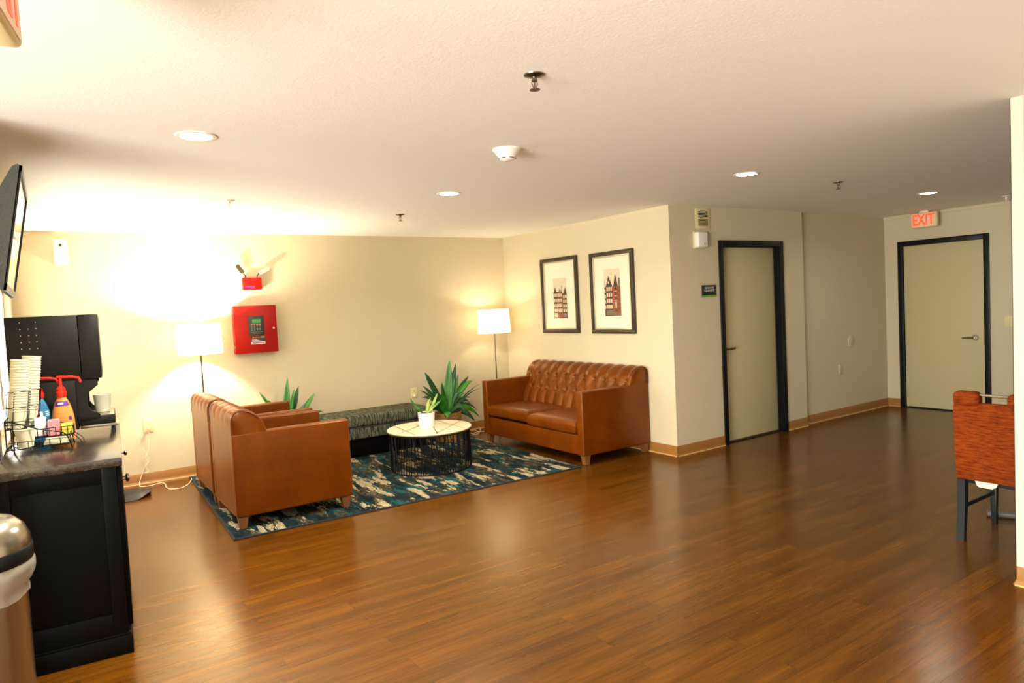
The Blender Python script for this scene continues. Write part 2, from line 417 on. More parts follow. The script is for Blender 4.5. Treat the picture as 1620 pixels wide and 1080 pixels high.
t = MB(); t.box(Cx-.016, Cx, YR, E2-.001, H-.035, H); struct('trim_2', t, m_wall)

# ------------------------------------------------------------------ doors
def door_elevator():
    root = bpy.data.objects.new('door_1', None); C.objects.link(root); root['kind'] = 'structure'
    fr = MB(); fw_ = .055
    for (x0, x1, z0, z1) in ((DX0, DX0+fw_, 0, DH), (DX1-fw_, DX1, 0, DH), (DX0+fw_, DX1-fw_, DH-fw_, DH)):
        fr.box(x0, x1, E_-.02, E_+.012, z0, z1, .004)
    for (x0, x1, z0, z1) in ((DX0+.03, DX0+fw_-.004, 0, DH-.04), (DX1-fw_+.004, DX1-.03, 0, DH-.04), (DX0+.04, DX1-.04, DH-fw_+.004, DH-.03)):
        fr.box(x0, x1, E_+.012, E_+.14, z0, z1)
    # stops
    for (x0, x1, z0, z1) in ((DX0+fw_-.006, DX0+fw_+.012, 0, DH-fw_), (DX1-fw_-.012, DX1-fw_+.006, 0, DH-fw_), (DX0+fw_, DX1-fw_, DH-fw_-.012, DH-fw_+.006)):
        fr.box(x0, x1, E_+.045, E_+.065, z0, z1)
    obj('door_frame', fr, m_black, root)
    d = MB(); d.box(DX0+fw_+.003, DX1-fw_-.003, E_+.068, E_+.11, .014, DH-fw_-.004, .002); obj('door_panel', d, m_door, root)
    s = MB(); s.box(DX0+fw_, DX1-fw_, E_+.03, E_+.13, 0, .012); obj('threshold', s, m_black, root)
    hx = DX0+fw_+.06; hz = .985; y = E_+.068
    h = MB(); h.box(hx-.028, hx+.022, y-.008, y, hz-.16, hz+.2, .003); h.lathe([(.026, -.02), (.026, 0)], hx, y-.004, hz, 20, axis='y')
    h.tube([(hx, y-.01, hz), (hx, y-.05, hz)], .011); h.tube([(hx-.005, y-.05, hz), (hx+.06, y-.052, hz), (hx+.125, y-.048, hz+.003)], .012)
    obj('door_handle', h, m_dchrome, root)
door_elevator()
def door_exit():
    root = bpy.data.objects.new('door_2', None); C.objects.link(root); root['kind'] = 'structure'
    fr = MB(); w = .06
    for (y0, y1, z0, z1) in ((EY0, EY0+w, 0, DH), (EY1-w, EY1, 0, DH), (EY0+w, EY1-w, DH-w, DH)):
        fr.box(Cx-.02, Cx+.012, y0, y1, z0, z1, .004)
    for (y0, y1, z0, z1) in ((EY0+.03, EY0+w-.004, 0, DH-.04), (EY1-w+.004, EY1-.03, 0, DH-.04), (EY0+.04, EY1-.04, DH-w+.004, DH-.03)):
        fr.box(Cx+.012, Cx+.14, y0, y1, z0, z1)
    for y0 in (EY0+.02, EY1-.032): fr.box(Cx-.026, Cx-.018, y0, y0+.012, 0, DH-.02)
    obj('door_frame', fr, m_black, root)
    d = MB(); d.box(Cx+.014, Cx+.058, EY0+w+.003, EY1-w-.003, .014, DH-w-.004, .002); obj('door_panel', d, m_door, root)
    s = MB(); s.box(Cx-.01, Cx+.1, EY0+w, EY1-w, 0, .012); obj('threshold', s, m_black, root)
    y, z, x = 3.667, .90, Cx+.014
    h = MB(); h.lathe([(.034, -.012), (.034, 0)], x, y, z, 24, axis='x'); h.tube([(x-.01, y, z), (x-.055, y, z)], .011)
    h.tube([(x-.055, y-.005, z), (x-.057, y+.06, z), (x-.052, y+.125, z-.004)], .011); obj('door_handle', h, m_chrome, root)
door_exit()

# ------------------------------------------------------------------ sofas
def puff(mb, x0, x1, y0, y1, z0, z1, bev, crown, mi=0):
    # rounded cushion with a domed top
    nx, ny = 14, 18; e = .16
    def pt(u, v, top):
        a = 2*u-1; b = 2*v-1
        k = 1-.035*(1-abs(a)**4)*0
        cx_, cy_ = (x0+x1)/2, (y0+y1)/2; hx, hy = (x1-x0)/2, (y1-y0)/2
        edge = max(abs(a), abs(b)); dz = 0
        dome = (1-a*a)*(1-b*b)
        z = (z1-crown+crown*dome**.6) if top else z0+.0
        dx = (1-abs(a))*hx; dy = (1-abs(b))*hy
        def rnd(dd): 
            return 0 if dd >= bev else bev-math.sqrt(max(0, bev*bev-(bev-dd)**2))
        z = z-rnd(min(dx, dy))*.9 if top else z+rnd(min(dx, dy))*.6
        return (cx_+a*hx, cy_+b*hy, z)
    us = [0, .01, .025, .05, .09, .16, .3, .45, .55, .7, .84, .91, .95, .975, .99, 1]
    T = [[mb.bm.verts.new(pt(u, v, True)) for v in us] for u in us]; Bt = [[mb.bm.verts.new(pt(u, v, False)) for v in us] for u in us]
    n = len(us)-1
    for i in range(n):
        for j in range(n):
            for G in (T, Bt): mb.bm.faces.new((G[i][j], G[i+1][j], G[i+1][j+1], G[i][j+1]))
    for i in range(n):
        for (p, q, r, s_) in ((T[i][0], T[i+1][0], Bt[i+1][0], Bt[i][0]), (T[i][n], T[i+1][n], Bt[i+1][n], Bt[i][n]), (T[0][i], T[0][i+1], Bt[0][i+1], Bt[0][i]), (T[n][i], T[n][i+1], Bt[n][i+1], Bt[n][i])):
            mb.bm.faces.new((p, q, r, s_))

def resample(P, n):
    ds = [0]
    for a, b in zip(P, P[1:]): ds.append(ds[-1]+math.dist(a, b))
    out = []
    for k in range(n+1):
        s = ds[-1]*k/n; i = 0
        while i < len(ds)-2 and ds[i+1] < s: i += 1
        f = (s-ds[i])/(ds[i+1]-ds[i]); out.append((P[i][0]+(P[i+1][0]-P[i][0])*f, P[i][1]+(P[i+1][1]-P[i][1])*f))
    return out, ds[-1]

def smoothp(P, it=2):
    for _ in range(it):
        Q = [P[0]]
        for a, b in zip(P, P[1:]): Q += [(a[0]*.75+b[0]*.25, a[1]*.75+b[1]*.25), (a[0]*.25+b[0]*.75, a[1]*.25+b[1]*.75)]
        P = Q+[P[-1]]
    return P

def leather_seat(name, label, cat, W, D, ncush, nbut, loc, rotz, group=None):
    t = thing(name, label, cat, loc, rotz, group)
    aw = .095; z0 = .09; za = .705
    # arms
    for k in (0, 1):
        a = MB(); y0, y1 = (0, aw) if k == 0 else (W-aw, W)
        a.box(0, D, y0, y1, z0, za, .014, 4); o = obj('arm', a, m_leather, t)
        p = MB(); ys = y0+.004 if k == 0 else y1-.004; p.tube([(.12, ys, za-.016), (D-.02, ys, za-.016), (D-.008, ys, za-.03), (D-.006, ys, z0+.02)], .0032, 6); obj('piping', p, m_seam, o)
    b = MB(); b.box(0.001, .12, aw-.012, W-aw+.012, z0, za, .002, 1); bp = obj('back_panel', b, m_leather, t)
    r = MB(); r.box(D-.09, D-.012, aw-.01, W-aw+.01, z0, .285, .012, 3); obj('front_rail', r, m_leather, t)
    dk = MB(); dk.box(.1, D-.05, aw-.01, W-aw+.01, z0+.02, .27); obj('seat_deck', dk, m_leather, t)
    cw = (W-2*aw)/ncush
    for k in range(ncush):
        c = MB(); y0 = aw+cw*k+.004; puff(c, .30, D+.012, y0, y0+cw-.008, .286, .435, .045, .025); o = obj('seat_cushion', c, m_leather, t)
        if ncush == 2 and k == 0:
            o.rotation_euler = (0, math.radians(-1.6), 0); o.location = (0, 0, -.004)
    # tufted back pad
    prof = [(.37, .40), (.335, .52), (.28, .62), (.245, .69), (.235, .74), (.205, .80), (.15, .855), (.07, .875), (.018, .86), (.0, .81), (.0, .70)]
    P, LEN = resample(smoothp(prof), 66)
    sp = (W-.16)/(nbut-1) if nbut > 1 else W
    # arc positions of rows
    def sat(zz):
        for i, (x, z) in enumerate(P):
            if z >= zz: return i/66*LEN
    s1, s2 = sat(.735), sat(.59)
    rows = [(s1, [.08+sp*i for i in range(nbut)]), (s2, [.08+sp*(i+.5) for i in range(nbut-1)])]
    segs = []
    for y in rows[0][1]:
        segs.append((y, s1, y, LEN))
        for y2 in rows[1][1]:
            if abs(abs(y-y2)-sp/2) < 1e-3: segs.append((y, s1, y2, s2))
    for y in rows[1][1]: segs.append((y, s2, y, 0))
    buts = [(y, s1) for y in rows[0][1]]+[(y, s2) for y in rows[1][1]]
    def dseg(y, s, g):
        ax, ay, bx_, by = g; dx, dy = bx_-ax, by-ay; q = dx*dx+dy*dy
        k = max(0, min(1, ((y-ax)*dx+(s-ay)*dy)/q)); return math.hypot(y-ax-k*dx, s-ay-k*dy)
    nu = int(W/.0115)
    nrm = []
    for i in range(len(P)):
        a = P[max(0, i-1)]; b_ = P[min(len(P)-1, i+1)]; tx, tz = b_[0]-a[0], b_[1]-a[1]; l = math.hypot(tx, tz); nrm.append((tz/l, -tx/l))
    m = MB(); V = []
    for iu in range(nu+1):
        y = .003+(W-.006)*iu/nu; col = []
        ed = min(y, W-y); er = 0 if ed > .03 else (.03-math.sqrt(max(0, .03**2-(.03-ed)**2)))*.8
        for j, (x, z) in enumerate(P):
            s = LEN*j/66
            near = [g for g in segs if min(g[0], g[2])-.1 < y < max(g[0], g[2])+.1]
            d = min([dseg(y, s, g) for g in near] or [9]); db = min(math.hypot(y-a, s-b_) for a, b_ in buts)
            fade = min(1, max(0, (LEN-s-.05)/.16))
            hz = min(abs(s-s1), abs(s-s2)); disp = .015*(1-math.exp(-(d/.045)**2))-.006*math.exp(-(d/.008)**2)-.026*math.exp(-(db/.022)**2)-.005*math.exp(-(hz/.009)**2)
            disp = disp*fade-er
            col.append(m.bm.verts.new((x+nrm[j][0]*disp, y, z+nrm[j][1]*disp)))
        V.append(col)
    for i in range(nu):
        for j in range(66): m.bm.faces.new((V[i][j], V[i+1][j], V[i+1][j+1], V[i][j+1]))
    for col in (V[0], V[-1]): m.bm.faces.new(col)
    bk = obj('backrest', m, m_leather, t, ang=70)
    for (y, s) in buts:
        j = int(s/LEN*66); x, z = P[j]; nx, nz = nrm[j]
        bb = MB(); 
        c = Vector((x-nx*.020, y, z-nz*.020)); n3 = Vector((nx, 0, nz)); q = n3.to_track_quat('Z', 'Y').to_matrix().to_4x4()
        rings = bb.lathe([(.0, -.004), (.009, -.003), (.010, 0), (.007, .004), (0, .006)], n=12)
        bmesh.ops.transform(bb.bm, matrix=Matrix.Translation(c) @ q, verts=bb.bm.verts); obj('button', bb, m_leather, bk)
    # piping on both rear sides
    for ys in (.002, W-.002):
        p = MB(); Q = [P[i] for i in range(36, 67, 2)]; p.tube([(x, ys, z) for x, z in Q], .0035, 6)
        obj('piping', p, m_seam, bk)
    for (x, y) in ((.045, .045), (.045, W-.045), (D-.055, .045), (D-.055, W-.045)):
        g = MB(); g.box(x-.036, x+.036, y-.036, y+.036, .0, .092, .003, 1, taper=.72); obj('leg', g, m_woodleg, t)
    return t
RZ = .0105
ch1 = leather_seat('leather_armchair', 'cognac leather armchair nearest the camera, at the corner of the patterned rug', 'armchair', .82, .885, 1, 5, (1.03, 5.25, RZ), 0)
ch2 = dup(ch1, (1.035, 6.17, RZ), 0, 'cognac leather armchair farther back, beside the left floor lamp')
leather_seat('leather_loveseat', 'cognac leather loveseat with button-tufted back under the two framed prints', 'sofa', 1.80, .875, 2, 11, (4.965, 6.785, 0), PI)

# ------------------------------------------------------------------ rug
rw = math.radians(-1.9)
t = thing('area_rug', 'rectangular navy, teal and cream abstract rug on the wood floor under the coffee table', 'rug', (.962, 5.075, 0), rw)
b = MB(); b.box(.016, 3.064, .016, 2.39, 0, .0095); obj('pile', b, m_rug, t, False)
b = MB()
for q in ((0, 3.08, 0, .016), (0, 3.08, 2.39, 2.406), (0, .016, .016, 2.39), (3.064, 3.08, .016, 2.39)): b.box(q[0], q[1], q[2], q[3], 0, .0105, .003, 1)
obj('binding', b, m_rugedge, t)

# ------------------------------------------------------------------ bench
t = thing('upholstered_bench', 'long backless bench in dark green-grey striped fabric against the back wall', 'bench', (2.31, 6.97, RZ), 0)
BW, BD = 1.19, .52
b = MB(); b.box(0, BW, 0, BD, .325, .455, .035, 4); obj('seat_cushion', b, m_bench, t)
b = MB(); b.box(.004, BW-.004, .004, BD-.004, .205, .322, .008); obj('base', b, m_bench, t)
b = MB(); b.box(-.001, BW+.001, -.001, BD+.001, .319, .328, .003); obj('piping', b, m_dark, t)
b = MB(); b.box(.05, BW-.05, .06, BD-.03, 0, .206, .004); obj('plinth', b, m_blackwood, t)  # black block stands in for shadow and dark fabric under the bench

# ------------------------------------------------------------------ coffee table
TX, TY, TZ = 3.01, 6.03, RZ
t = thing('coffee_table', 'round coffee table with pale inlaid top on a black wire drum base', 'table', (TX, TY, TZ))
b = MB(); b.lathe([(.0, .372), (.405, .372), (.412, .376), (.412, .390), (.408, .394), (0, .394)], n=72); tt = obj('tabletop', b, m_top, t)
b = MB(); b.lathe([(.4125, .372), (.4135, .372), (.4135, .382), (.4125, .382)], n=72); obj('edge_band', b, m_gold, tt)
def chord(mb, p, q, w=.0045, R=.407):
    p, q = Vector(p), Vector(q); d = (q-p).normalized(); n_ = Vector((-d.y, d.x))
    def ext(a, sg):
        bq = a.dot(d); disc = R*R-(a-d*bq).length_squared; return d*(sg*math.sqrt(max(0, disc)))+(a-d*bq)
    p, q = ext(p, -1) if p.length > .30 else p, ext(q, 1) if q.length > .30 else q
    z = .3945
    mb.poly([(p.x-n_.x*w, p.y-n_.y*w, z), (q.x-n_.x*w, q.y-n_.y*w, z), (q.x+n_.x*w, q.y+n_.y*w, z), (p.x+n_.x*w, p.y+n_.y*w, z)])
b = MB()
for p, q in (((2.788, 6.347), (2.724, 5.797)), ((2.635, 5.923), (3.002, 6.199)), ((2.909, 5.677), (3.404, 6.108)), ((3.242, 6.248), (3.211, 5.689)), ((3.05, 6.03), (2.904, 5.66))):
    chord(b, (p[0]-TX, p[1]-TY), (q[0]-TX, q[1]-TY))
obj('inlay', b, m_gold, tt, False)
RB = .392
for z in (.008, .363):
    b = MB(); b.tube([(RB*math.cos(a*PI/36), RB*math.sin(a*PI/36), z) for a in range(72)], .006, 8, closed=True); obj('ring', b, m_wire, t)
NR = 84; ang = 0
rr = random.Random(3)
angs = [2*PI*(i+rr.uniform(-.35, .35))/NR for i in range(NR)]
for i in range(NR):
    a0 = angs[i]; a1 = a0+rr.choice((-1, 1))*rr.uniform(.02, .14)
    b = MB(); n_ = 3
    b.tube([(RB*math.cos(a0+(a1-a0)*k/n_), RB*math.sin(a0+(a1-a0)*k/n_), .008+.355*k/n_) for k in range(n_+1)], .0045, 6); obj('rod', b, m_wire, t)

# ------------------------------------------------------------------ plants
def leaf_mb(p0, tip, arch, w, fold=.25, side=None, n=14, prof=.75, curl=0):
    p0, tip = Vector(p0), Vector(tip); mid = (p0+tip)/2+Vector(arch)
    mb = MB(); d = tip-p0; hor = Vector((d.x, d.y, 0))
    if side == 'face': side = (d.cross(fw).normalized()*1.0+Vector((0, 0, 1)).cross(hor).normalized()*.35)
    if side is None: side = Vector((0, 0, 1)).cross(hor if hor.length > .02 else Vector((0, 1, 0))).normalized()
    side = Vector(side).normalized(); rows = []
    for i in range(n+1):
        s = i/n; c = p0*(1-s)**2+mid*2*s*(1-s)+tip*s*s
        tan = ((mid-p0)*(1-s)+(tip-mid)*s).normalized(); nr = side.cross(tan).normalized()
        ww = w*(math.sin(PI*min(1, (s*.88+.12))**1.0)**prof)*(1-.0*s)*.5
        if s > .999: ww = .0008
        rows.append([mb.bm.verts.new(c+side*ww*k+nr*abs(k)*ww*fold) for k in (-1, -.55, 0, .55, 1)])
    for a, b_ in zip(rows, rows[1:]):
        for k in range(4): mb.bm.faces.new((a[k], a[k+1], b_[k+1], b_[k]))
    return mb
def add_leaf(parent, m, *a, **k):
    mb = leaf_mb(*a, **k); o = obj('leaf', mb, m, parent, ang=80)
    sm = o.modifiers.new('thick', 'SOLIDIFY'); sm.thickness = .0012; return o
def potted(name, label, loc, potR, potH, potmat, leaves, name_pot='pot'):
    t = thing(name, label, 'plant', loc)
    b = MB(); b.lathe([(0, 0), (potR*.86, 0), (potR*.9, .01), (potR, potH*.95), (potR*1.02, potH), (potR*.95, potH), (potR*.93, potH-.02), (0, potH-.02)], n=36); obj(name_pot, b, potmat, t)
    b = MB(); b.lathe([(0, potH-.026), (potR*.93, potH-.026), (potR*.9, potH-.012), (0, potH-.008)], n=24); obj('soil', b, m_soil, t)
    for (m, p0, tip, arch, w, kw) in leaves: add_leaf(t, m, p0, tip, arch, w, **kw)
    return t
V3 = Vector
def ux(px, py, y):  # direction through a point of the scene plan, used for leaf tips at a given distance
    d = rt*((px-810)/FPX)-up*((py-540)/FPX)+fw; s = y/d.y; return V3((d.x*s, y, CAMZ+d.z*s))
# big plant
bx_, by_ = 3.80, 7.12
z0 = .30
def rel(v): return (v.x-bx_, v.y-by_, v.z)
big = []
K = lambda **k: k
SX = tuple(rt)
for (px, py, dy, arch, w, m, wide) in (
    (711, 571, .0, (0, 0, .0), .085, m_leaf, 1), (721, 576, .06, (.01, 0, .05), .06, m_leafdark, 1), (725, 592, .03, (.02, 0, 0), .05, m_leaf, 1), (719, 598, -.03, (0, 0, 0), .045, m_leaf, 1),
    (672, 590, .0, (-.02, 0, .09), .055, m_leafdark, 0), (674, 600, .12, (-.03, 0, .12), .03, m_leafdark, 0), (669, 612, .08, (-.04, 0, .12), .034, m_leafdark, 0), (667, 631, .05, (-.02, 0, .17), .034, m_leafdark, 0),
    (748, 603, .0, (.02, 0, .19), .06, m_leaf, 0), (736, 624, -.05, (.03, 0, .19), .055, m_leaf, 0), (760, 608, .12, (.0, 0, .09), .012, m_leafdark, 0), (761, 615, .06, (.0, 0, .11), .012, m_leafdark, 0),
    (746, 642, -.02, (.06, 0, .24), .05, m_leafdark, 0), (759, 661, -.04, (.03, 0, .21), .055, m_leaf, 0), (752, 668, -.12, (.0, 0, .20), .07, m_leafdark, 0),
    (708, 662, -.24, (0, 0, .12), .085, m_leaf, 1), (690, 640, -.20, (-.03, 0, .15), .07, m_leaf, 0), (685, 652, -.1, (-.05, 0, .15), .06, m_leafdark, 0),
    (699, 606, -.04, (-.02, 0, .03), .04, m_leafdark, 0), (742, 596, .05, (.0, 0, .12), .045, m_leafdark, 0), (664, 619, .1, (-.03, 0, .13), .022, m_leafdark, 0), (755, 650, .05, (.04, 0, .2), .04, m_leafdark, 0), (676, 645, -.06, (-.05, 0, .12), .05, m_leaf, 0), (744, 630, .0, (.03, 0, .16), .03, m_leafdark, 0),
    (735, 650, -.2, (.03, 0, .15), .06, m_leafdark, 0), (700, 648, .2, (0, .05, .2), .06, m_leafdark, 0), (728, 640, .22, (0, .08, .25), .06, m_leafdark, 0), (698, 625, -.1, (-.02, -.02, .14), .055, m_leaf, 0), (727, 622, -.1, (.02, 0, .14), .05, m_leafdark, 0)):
    tip = ux(px, py, by_+dy); tp = rel(tip); p0 = ((tp[0])*.06, tp[1]*.1, z0)
    big.append((m, p0, tp, arch, w*1.25, K(side=SX) if wide else K(side='face')))
potted('potted_dracaena', 'bushy dark green plant in a woven basket between the striped bench and the loveseat', (bx_, by_, RZ), .165, .335, m_basket, big, 'basket')
# plant behind the armchairs
bx_, by_ = 1.97, 7.30
sm_ = []
for (px, py, dy, arch, w, m, wide) in (
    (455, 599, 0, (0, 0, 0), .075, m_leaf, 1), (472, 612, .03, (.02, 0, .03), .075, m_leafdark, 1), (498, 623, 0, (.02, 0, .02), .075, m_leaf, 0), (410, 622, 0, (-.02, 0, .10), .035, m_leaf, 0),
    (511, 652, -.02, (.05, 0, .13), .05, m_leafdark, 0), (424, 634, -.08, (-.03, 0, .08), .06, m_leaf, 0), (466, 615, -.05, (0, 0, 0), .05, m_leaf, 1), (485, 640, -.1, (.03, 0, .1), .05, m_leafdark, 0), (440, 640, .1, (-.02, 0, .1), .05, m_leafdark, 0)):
    tip = ux(px, py, by_+dy); tp = rel(tip); p0 = (tp[0]*.06, tp[1]*.1, .34); sm_.append((m, p0, tp, arch, w, K(side=SX) if wide else K(side='face')))
potted('potted_dracaena', 'green plant with upright leaves showing just behind the two armchairs', (bx_, by_, RZ), .11, .36, m_basket, sm_, 'basket')
# small table plant
bx_, by_ = 3.0, 6.06; zt = TZ+.3945
tb = []
for (px, py, dy, arch, w, m, wide) in (
    (649, 630, 0, (-.03, 0, .0), .032, m_leaf, 1), (692, 621, .03, (.02, 0, 0), .03, m_leafpale, 1), (678, 632, 0, (0, 0, .02), .03, m_leafpale, 1), (697, 633, .0, (.03, 0, .03), .03, m_leaf, 1),
    (688, 640, -.03, (.03, 0, .02), .026, m_leafpale, 1), (676, 645, .02, (0, 0, 0), .02, m_leaf, 1), (686, 650, -.05, (.02, 0, .05), .02, m_leafpale, 0), (681, 628, .03, (0, 0, 0), .024, m_leafpale, 1)):
    tip = ux(px, py, by_+dy); tp = rel(tip); tp = (tp[0], tp[1], tp[2]-zt); tb.append((m, (tp[0]*.1, tp[1]*.1, .125), tp, arch, w, K(side=SX) if wide else K(side='face')))
potted('potted_snake_plant', 'small variegated plant in a white ceramic pot on the coffee table', (bx_, by_, zt), .083, .145, m_ceramic, tb)

# ------------------------------------------------------------------ floor lamps
def floor_lamp(label, loc, power):
    t = thing('floor_lamp', label, 'lamp', loc)
    b = MB(); b.lathe([(0, 0), (.13, 0), (.13, .012), (.12, .018), (.02, .024), (0, .024)], n=36); obj('base', b, m_steel, t)
    b = MB(); b.tube([(0, 0, .02), (0, 0, 1.33)], .0075, 10); b.tube([(0, 0, .55), (0, 0, .60)], .012, 10); obj('pole', b, m_dchrome, t)
    b = MB(); b.cap = False; b.lathe([(.205, 1.225), (.192, 1.515)], n=48); s = obj('lamp_shade', b, m_shade, t)
    b = MB()
    for z, r in ((1.225, .205), (1.515, .192)): b.tube([(r*math.cos(a*PI/24), r*math.sin(a*PI/24), z) for a in range(48)], .003, 6, closed=True)
    for a in (0, 2*PI/3, 4*PI/3): b.tube([(0, 0, 1.47), (.192*math.cos(a), .192*math.sin(a), 1.512)], .002, 5)
    b.tube([(0, 0, 1.47), (0, 0, 1.53)], .005, 6)
    obj('wire_ring', b, m_white, s)
    b = MB(); b.lathe([(0, 1.41), (.02, 1.405), (.03, 1.38), (.028, 1.36), (.014, 1.33), (.013, 1.31), (0, 1.31)], n=16); obj('bulb', b, m_bulb, t)
    l = bpy.data.lights.new('lamp_light', 'POINT'); l.energy = power; l.color = (1, .86, .64); l.shadow_soft_size = .045
    o = bpy.data.objects.new('lamp_light', l); C.objects.link(o); o.location = (loc[0]+.0, loc[1], loc[2]+1.43); return t
LAMP_L, LAMP_R = 150, 9
floor_lamp('brightly lit white drum-shade floor lamp behind the armchairs, left of the red panel', (1.195, 7.25, RZ), LAMP_L)
floor_lamp('lit white drum-shade floor lamp in the corner beside the loveseat', (4.575, 7.22, 0), LAMP_R)

# ------------------------------------------------------------------ framed prints
def framed_print(label, y0, y1, z0, z1, kind):
    w = y1-y0; h = z1-z0
    t = thing('framed_print', label, 'picture', (A_, (y0+y1)/2, (z0+z1)/2), 0, 'framed townhouse prints')
    f = MB(); fw2 = .042
    for q in ((-w/2, w/2, h/2-fw2, h/2), (-w/2, w/2, -h/2, -h/2+fw2), (-w/2, -w/2+fw2, -h/2+fw2, h/2-fw2), (w/2-fw2, w/2, -h/2+fw2, h/2-fw2)):
        f.box(-.032, 0, q[0], q[1], q[2], q[3], .004)
    obj('frame', f, m_frame, t)
    f = MB(); a = fw2; c = .020
    for q in ((-w/2+a, w/2-a, h/2-a-c, h/2-a), (-w/2+a, w/2-a, -h/2+a, -h/2+a+c), (-w/2+a, -w/2+a+c, -h/2+a+c, h/2-a-c), (w/2-a-c, w/2-a, -h/2+a+c, h/2-a-c)):
        f.box(-.022, -.004, q[0], q[1], q[2], q[3], .003)
    obj('inner_lip', f, m_lip, t)
    f = MB(); f.box(-.008, -.004, -w/2+a, w/2-a, -h/2+a, h/2-a); obj('mat_board', f, m_mat, t, False)
    # printed townhouses; u runs to the viewer's right (towards -y)
    cols = {'sky': srgb(222, 208, 178), 'dk': srgb(62, 36, 22), 'br': srgb(150, 72, 44), 'win': srgb(222, 196, 158), 'brown': srgb(112, 62, 36), 'grey': srgb(120, 104, 84)}
    keys = list(cols); mats = [mat('print_'+k, cols[k], .75) for k in keys]
    p = MB(); pw, ph = .25, .47 if kind == 0 else .50; zc = -.035 if kind == 0 else .0
    lay = [0]
    def q(u0, u1, v0, v1, k):
        x = -.0085-.0004*k[1]; Y = lambda u: (0.5-u)*pw; Z = lambda v: zc+(v-.5)*ph
        p.poly([(x, Y(u0), Z(v0)), (x, Y(u1), Z(v0)), (x, Y(u1), Z(v1)), (x, Y(u0), Z(v1))], keys.index(k[0]))
    def tri(u0, u1, uc, v0, v1, k):
        x = -.0085-.0004*k[1]; Y = lambda u: (0.5-u)*pw; Z = lambda v: zc+(v-.5)*ph
        p.poly([(x, Y(u0), Z(v0)), (x, Y(u1), Z(v0)), (x, Y(uc), Z(v1))], keys.index(k[0]))
    q(0, 1, 0, 1, ('sky', 0))
    def wins(u0, u1, v0, v1, nc, nr, k='win'):
        cw_, rh = (u1-u0)/nc, (v1-v0)/nr
        for i in range(nc):
            for j in range(nr): q(u0+cw_*(i+.13), u0+cw_*(i+.87), v0+rh*(j+.12), v0+rh*(j+.78), (k, 2))
    if kind == 0:
        q(0, .31, 0, .66, ('dk', 1)); q(.31, .68, 0, .66, ('brown', 1)); q(.68, 1, 0, .62, ('dk', 1))
        tri(.06, .24, .13, .66, .80, ('dk', 1)); tri(.4, .6, .5, .66, .76, ('grey', 1)); tri(.76, .98, .92, .62, .78, ('dk', 1)); q(.62, .66, .62, .82, ('dk', 1))
        wins(.02, .30, .14, .65, 3, 4); wins(.33, .66, .14, .65, 3, 4, 'win'); wins(.70, .99, .14, .60, 2, 4); q(.3, .7, .02, .1, ('br', 2)); q(.03, .26, .03, .13, ('win', 2)); q(.72, .96, .03, .13, ('grey', 2))
    else:
        q(.0, .1, 0, .62, ('dk', 1)); q(.1, .5, 0, .66, ('dk', 1)); q(.5, 1, 0, .62, ('br', 1))
        tri(.12, .48, .28, .66, .86, ('dk', 1)); tri(.56, .86, .70, .62, .9, ('dk', 1)); q(.88, .99, .6, .8, ('grey', 1)); q(.03, .05, .6, .78, ('dk', 1))
        wins(.12, .49, .14, .65, 3, 4); wins(0, .09, .14, .6, 1, 4); q(.64, .76, .1, .7, ('dk', 2)); q(.66, .75, .16, .3, ('win', 3))
        for v in (.32, .42, .52): q(.62, .78, v, v+.012, ('win', 3))
        q(.1, .5, .02, .12, ('grey', 2)); q(.53, .98, .02, .07, ('grey', 2)); wins(.79, .99, .12, .58, 2, 5, 'brown'); q(.24, .32, .69, .74, ('win', 3))
    obj('print', p, mats, t, False)
    g = MB(); g.box(-.018, -.016, -w/2+a, w/2-a, -h/2+a, h/2-a); obj('glass', g, m_glass, t, False)
framed_print('dark framed print of narrow townhouses, the left one nearer the corner lamp', 6.03, 6.714, 1.202, 2.085, 0)
framed_print('dark framed print with a red brick gabled house, the right one nearer the wall corner', 5.13, 5.806, 1.199, 2.074, 1)

# ------------------------------------------------------------------ back wall devices
t = thing('fire_alarm_panel', 'red metal fire alarm control cabinet on the back wall', 'alarm panel', (1.779, D_, 1.441))
b = MB(); b.box(-.212, .212, -.085, 0, -.245, .245, .004); obj('cabinet_body', b, m_red, t)
b = MB(); b.box(-.215, .215, -.100, -.087, -.247, .247, .004); dr = obj('door', b, m_red, t)
for z in (.17, -.17):
    b = MB(); b.tube([(-.217, -.09, z-.03), (-.217, -.09, z+.03)], .006, 8); obj('hinge', b, m_dark, t)
b = MB(); b.lathe([(.0, -.008), (.011, -.008), (.012, 0)], .178, -.100, .005, 16, axis='y'); obj('lock', b, m_chrome, dr)
b = MB(); b.box(-.075, .082, -.103, -.099, -.065, .14, .004); kp = obj('keypad', b, m_dark, dr)
b = MB(); b.box(-.035, .05, -.105, -.103, .065, .105); obj('display', b, m_lcd, kp, False)
b = MB()
for i in range(4): b.box(-.052+i*.028, -.034+i*.028, -.105, -.103, .045, .053, mi=0)
for r in range(4):
    for c_ in range(4): b.box(-.050+c_*.028, -.038+c_*.028, -.1045, -.103, .028-r*.013, .034-r*.013, mi=1)
b.box(-.06, .068, -.1045, -.103, -.03, -.0275, mi=1); b.box(-.035, .045, -.1045, -.103, -.045, -.0425, mi=1)
obj('keys', b, [mat('key_orange', srgb(220, 150, 100), .5), mat('key_grey', srgb(130, 140, 125), .5)], kp, False)
b = MB(); b.box(-.058, .082, -.102, -.0995, -.155, -.07); st = obj('sticker', b, mat('sticker_black', srgb(38, 26, 24), .5), dr, False)
b = MB(); b.box(-.058, .082, -.1025, -.1021, -.155, -.13); b.box(-.05, .074, -.1027, -.1022, -.147, -.138, mi=1)
b.lathe([(.0, -.0005), (.008, -.0005), (.008, .0)], -.038, -.1022, -.085, 16, mi=2, axis='y')
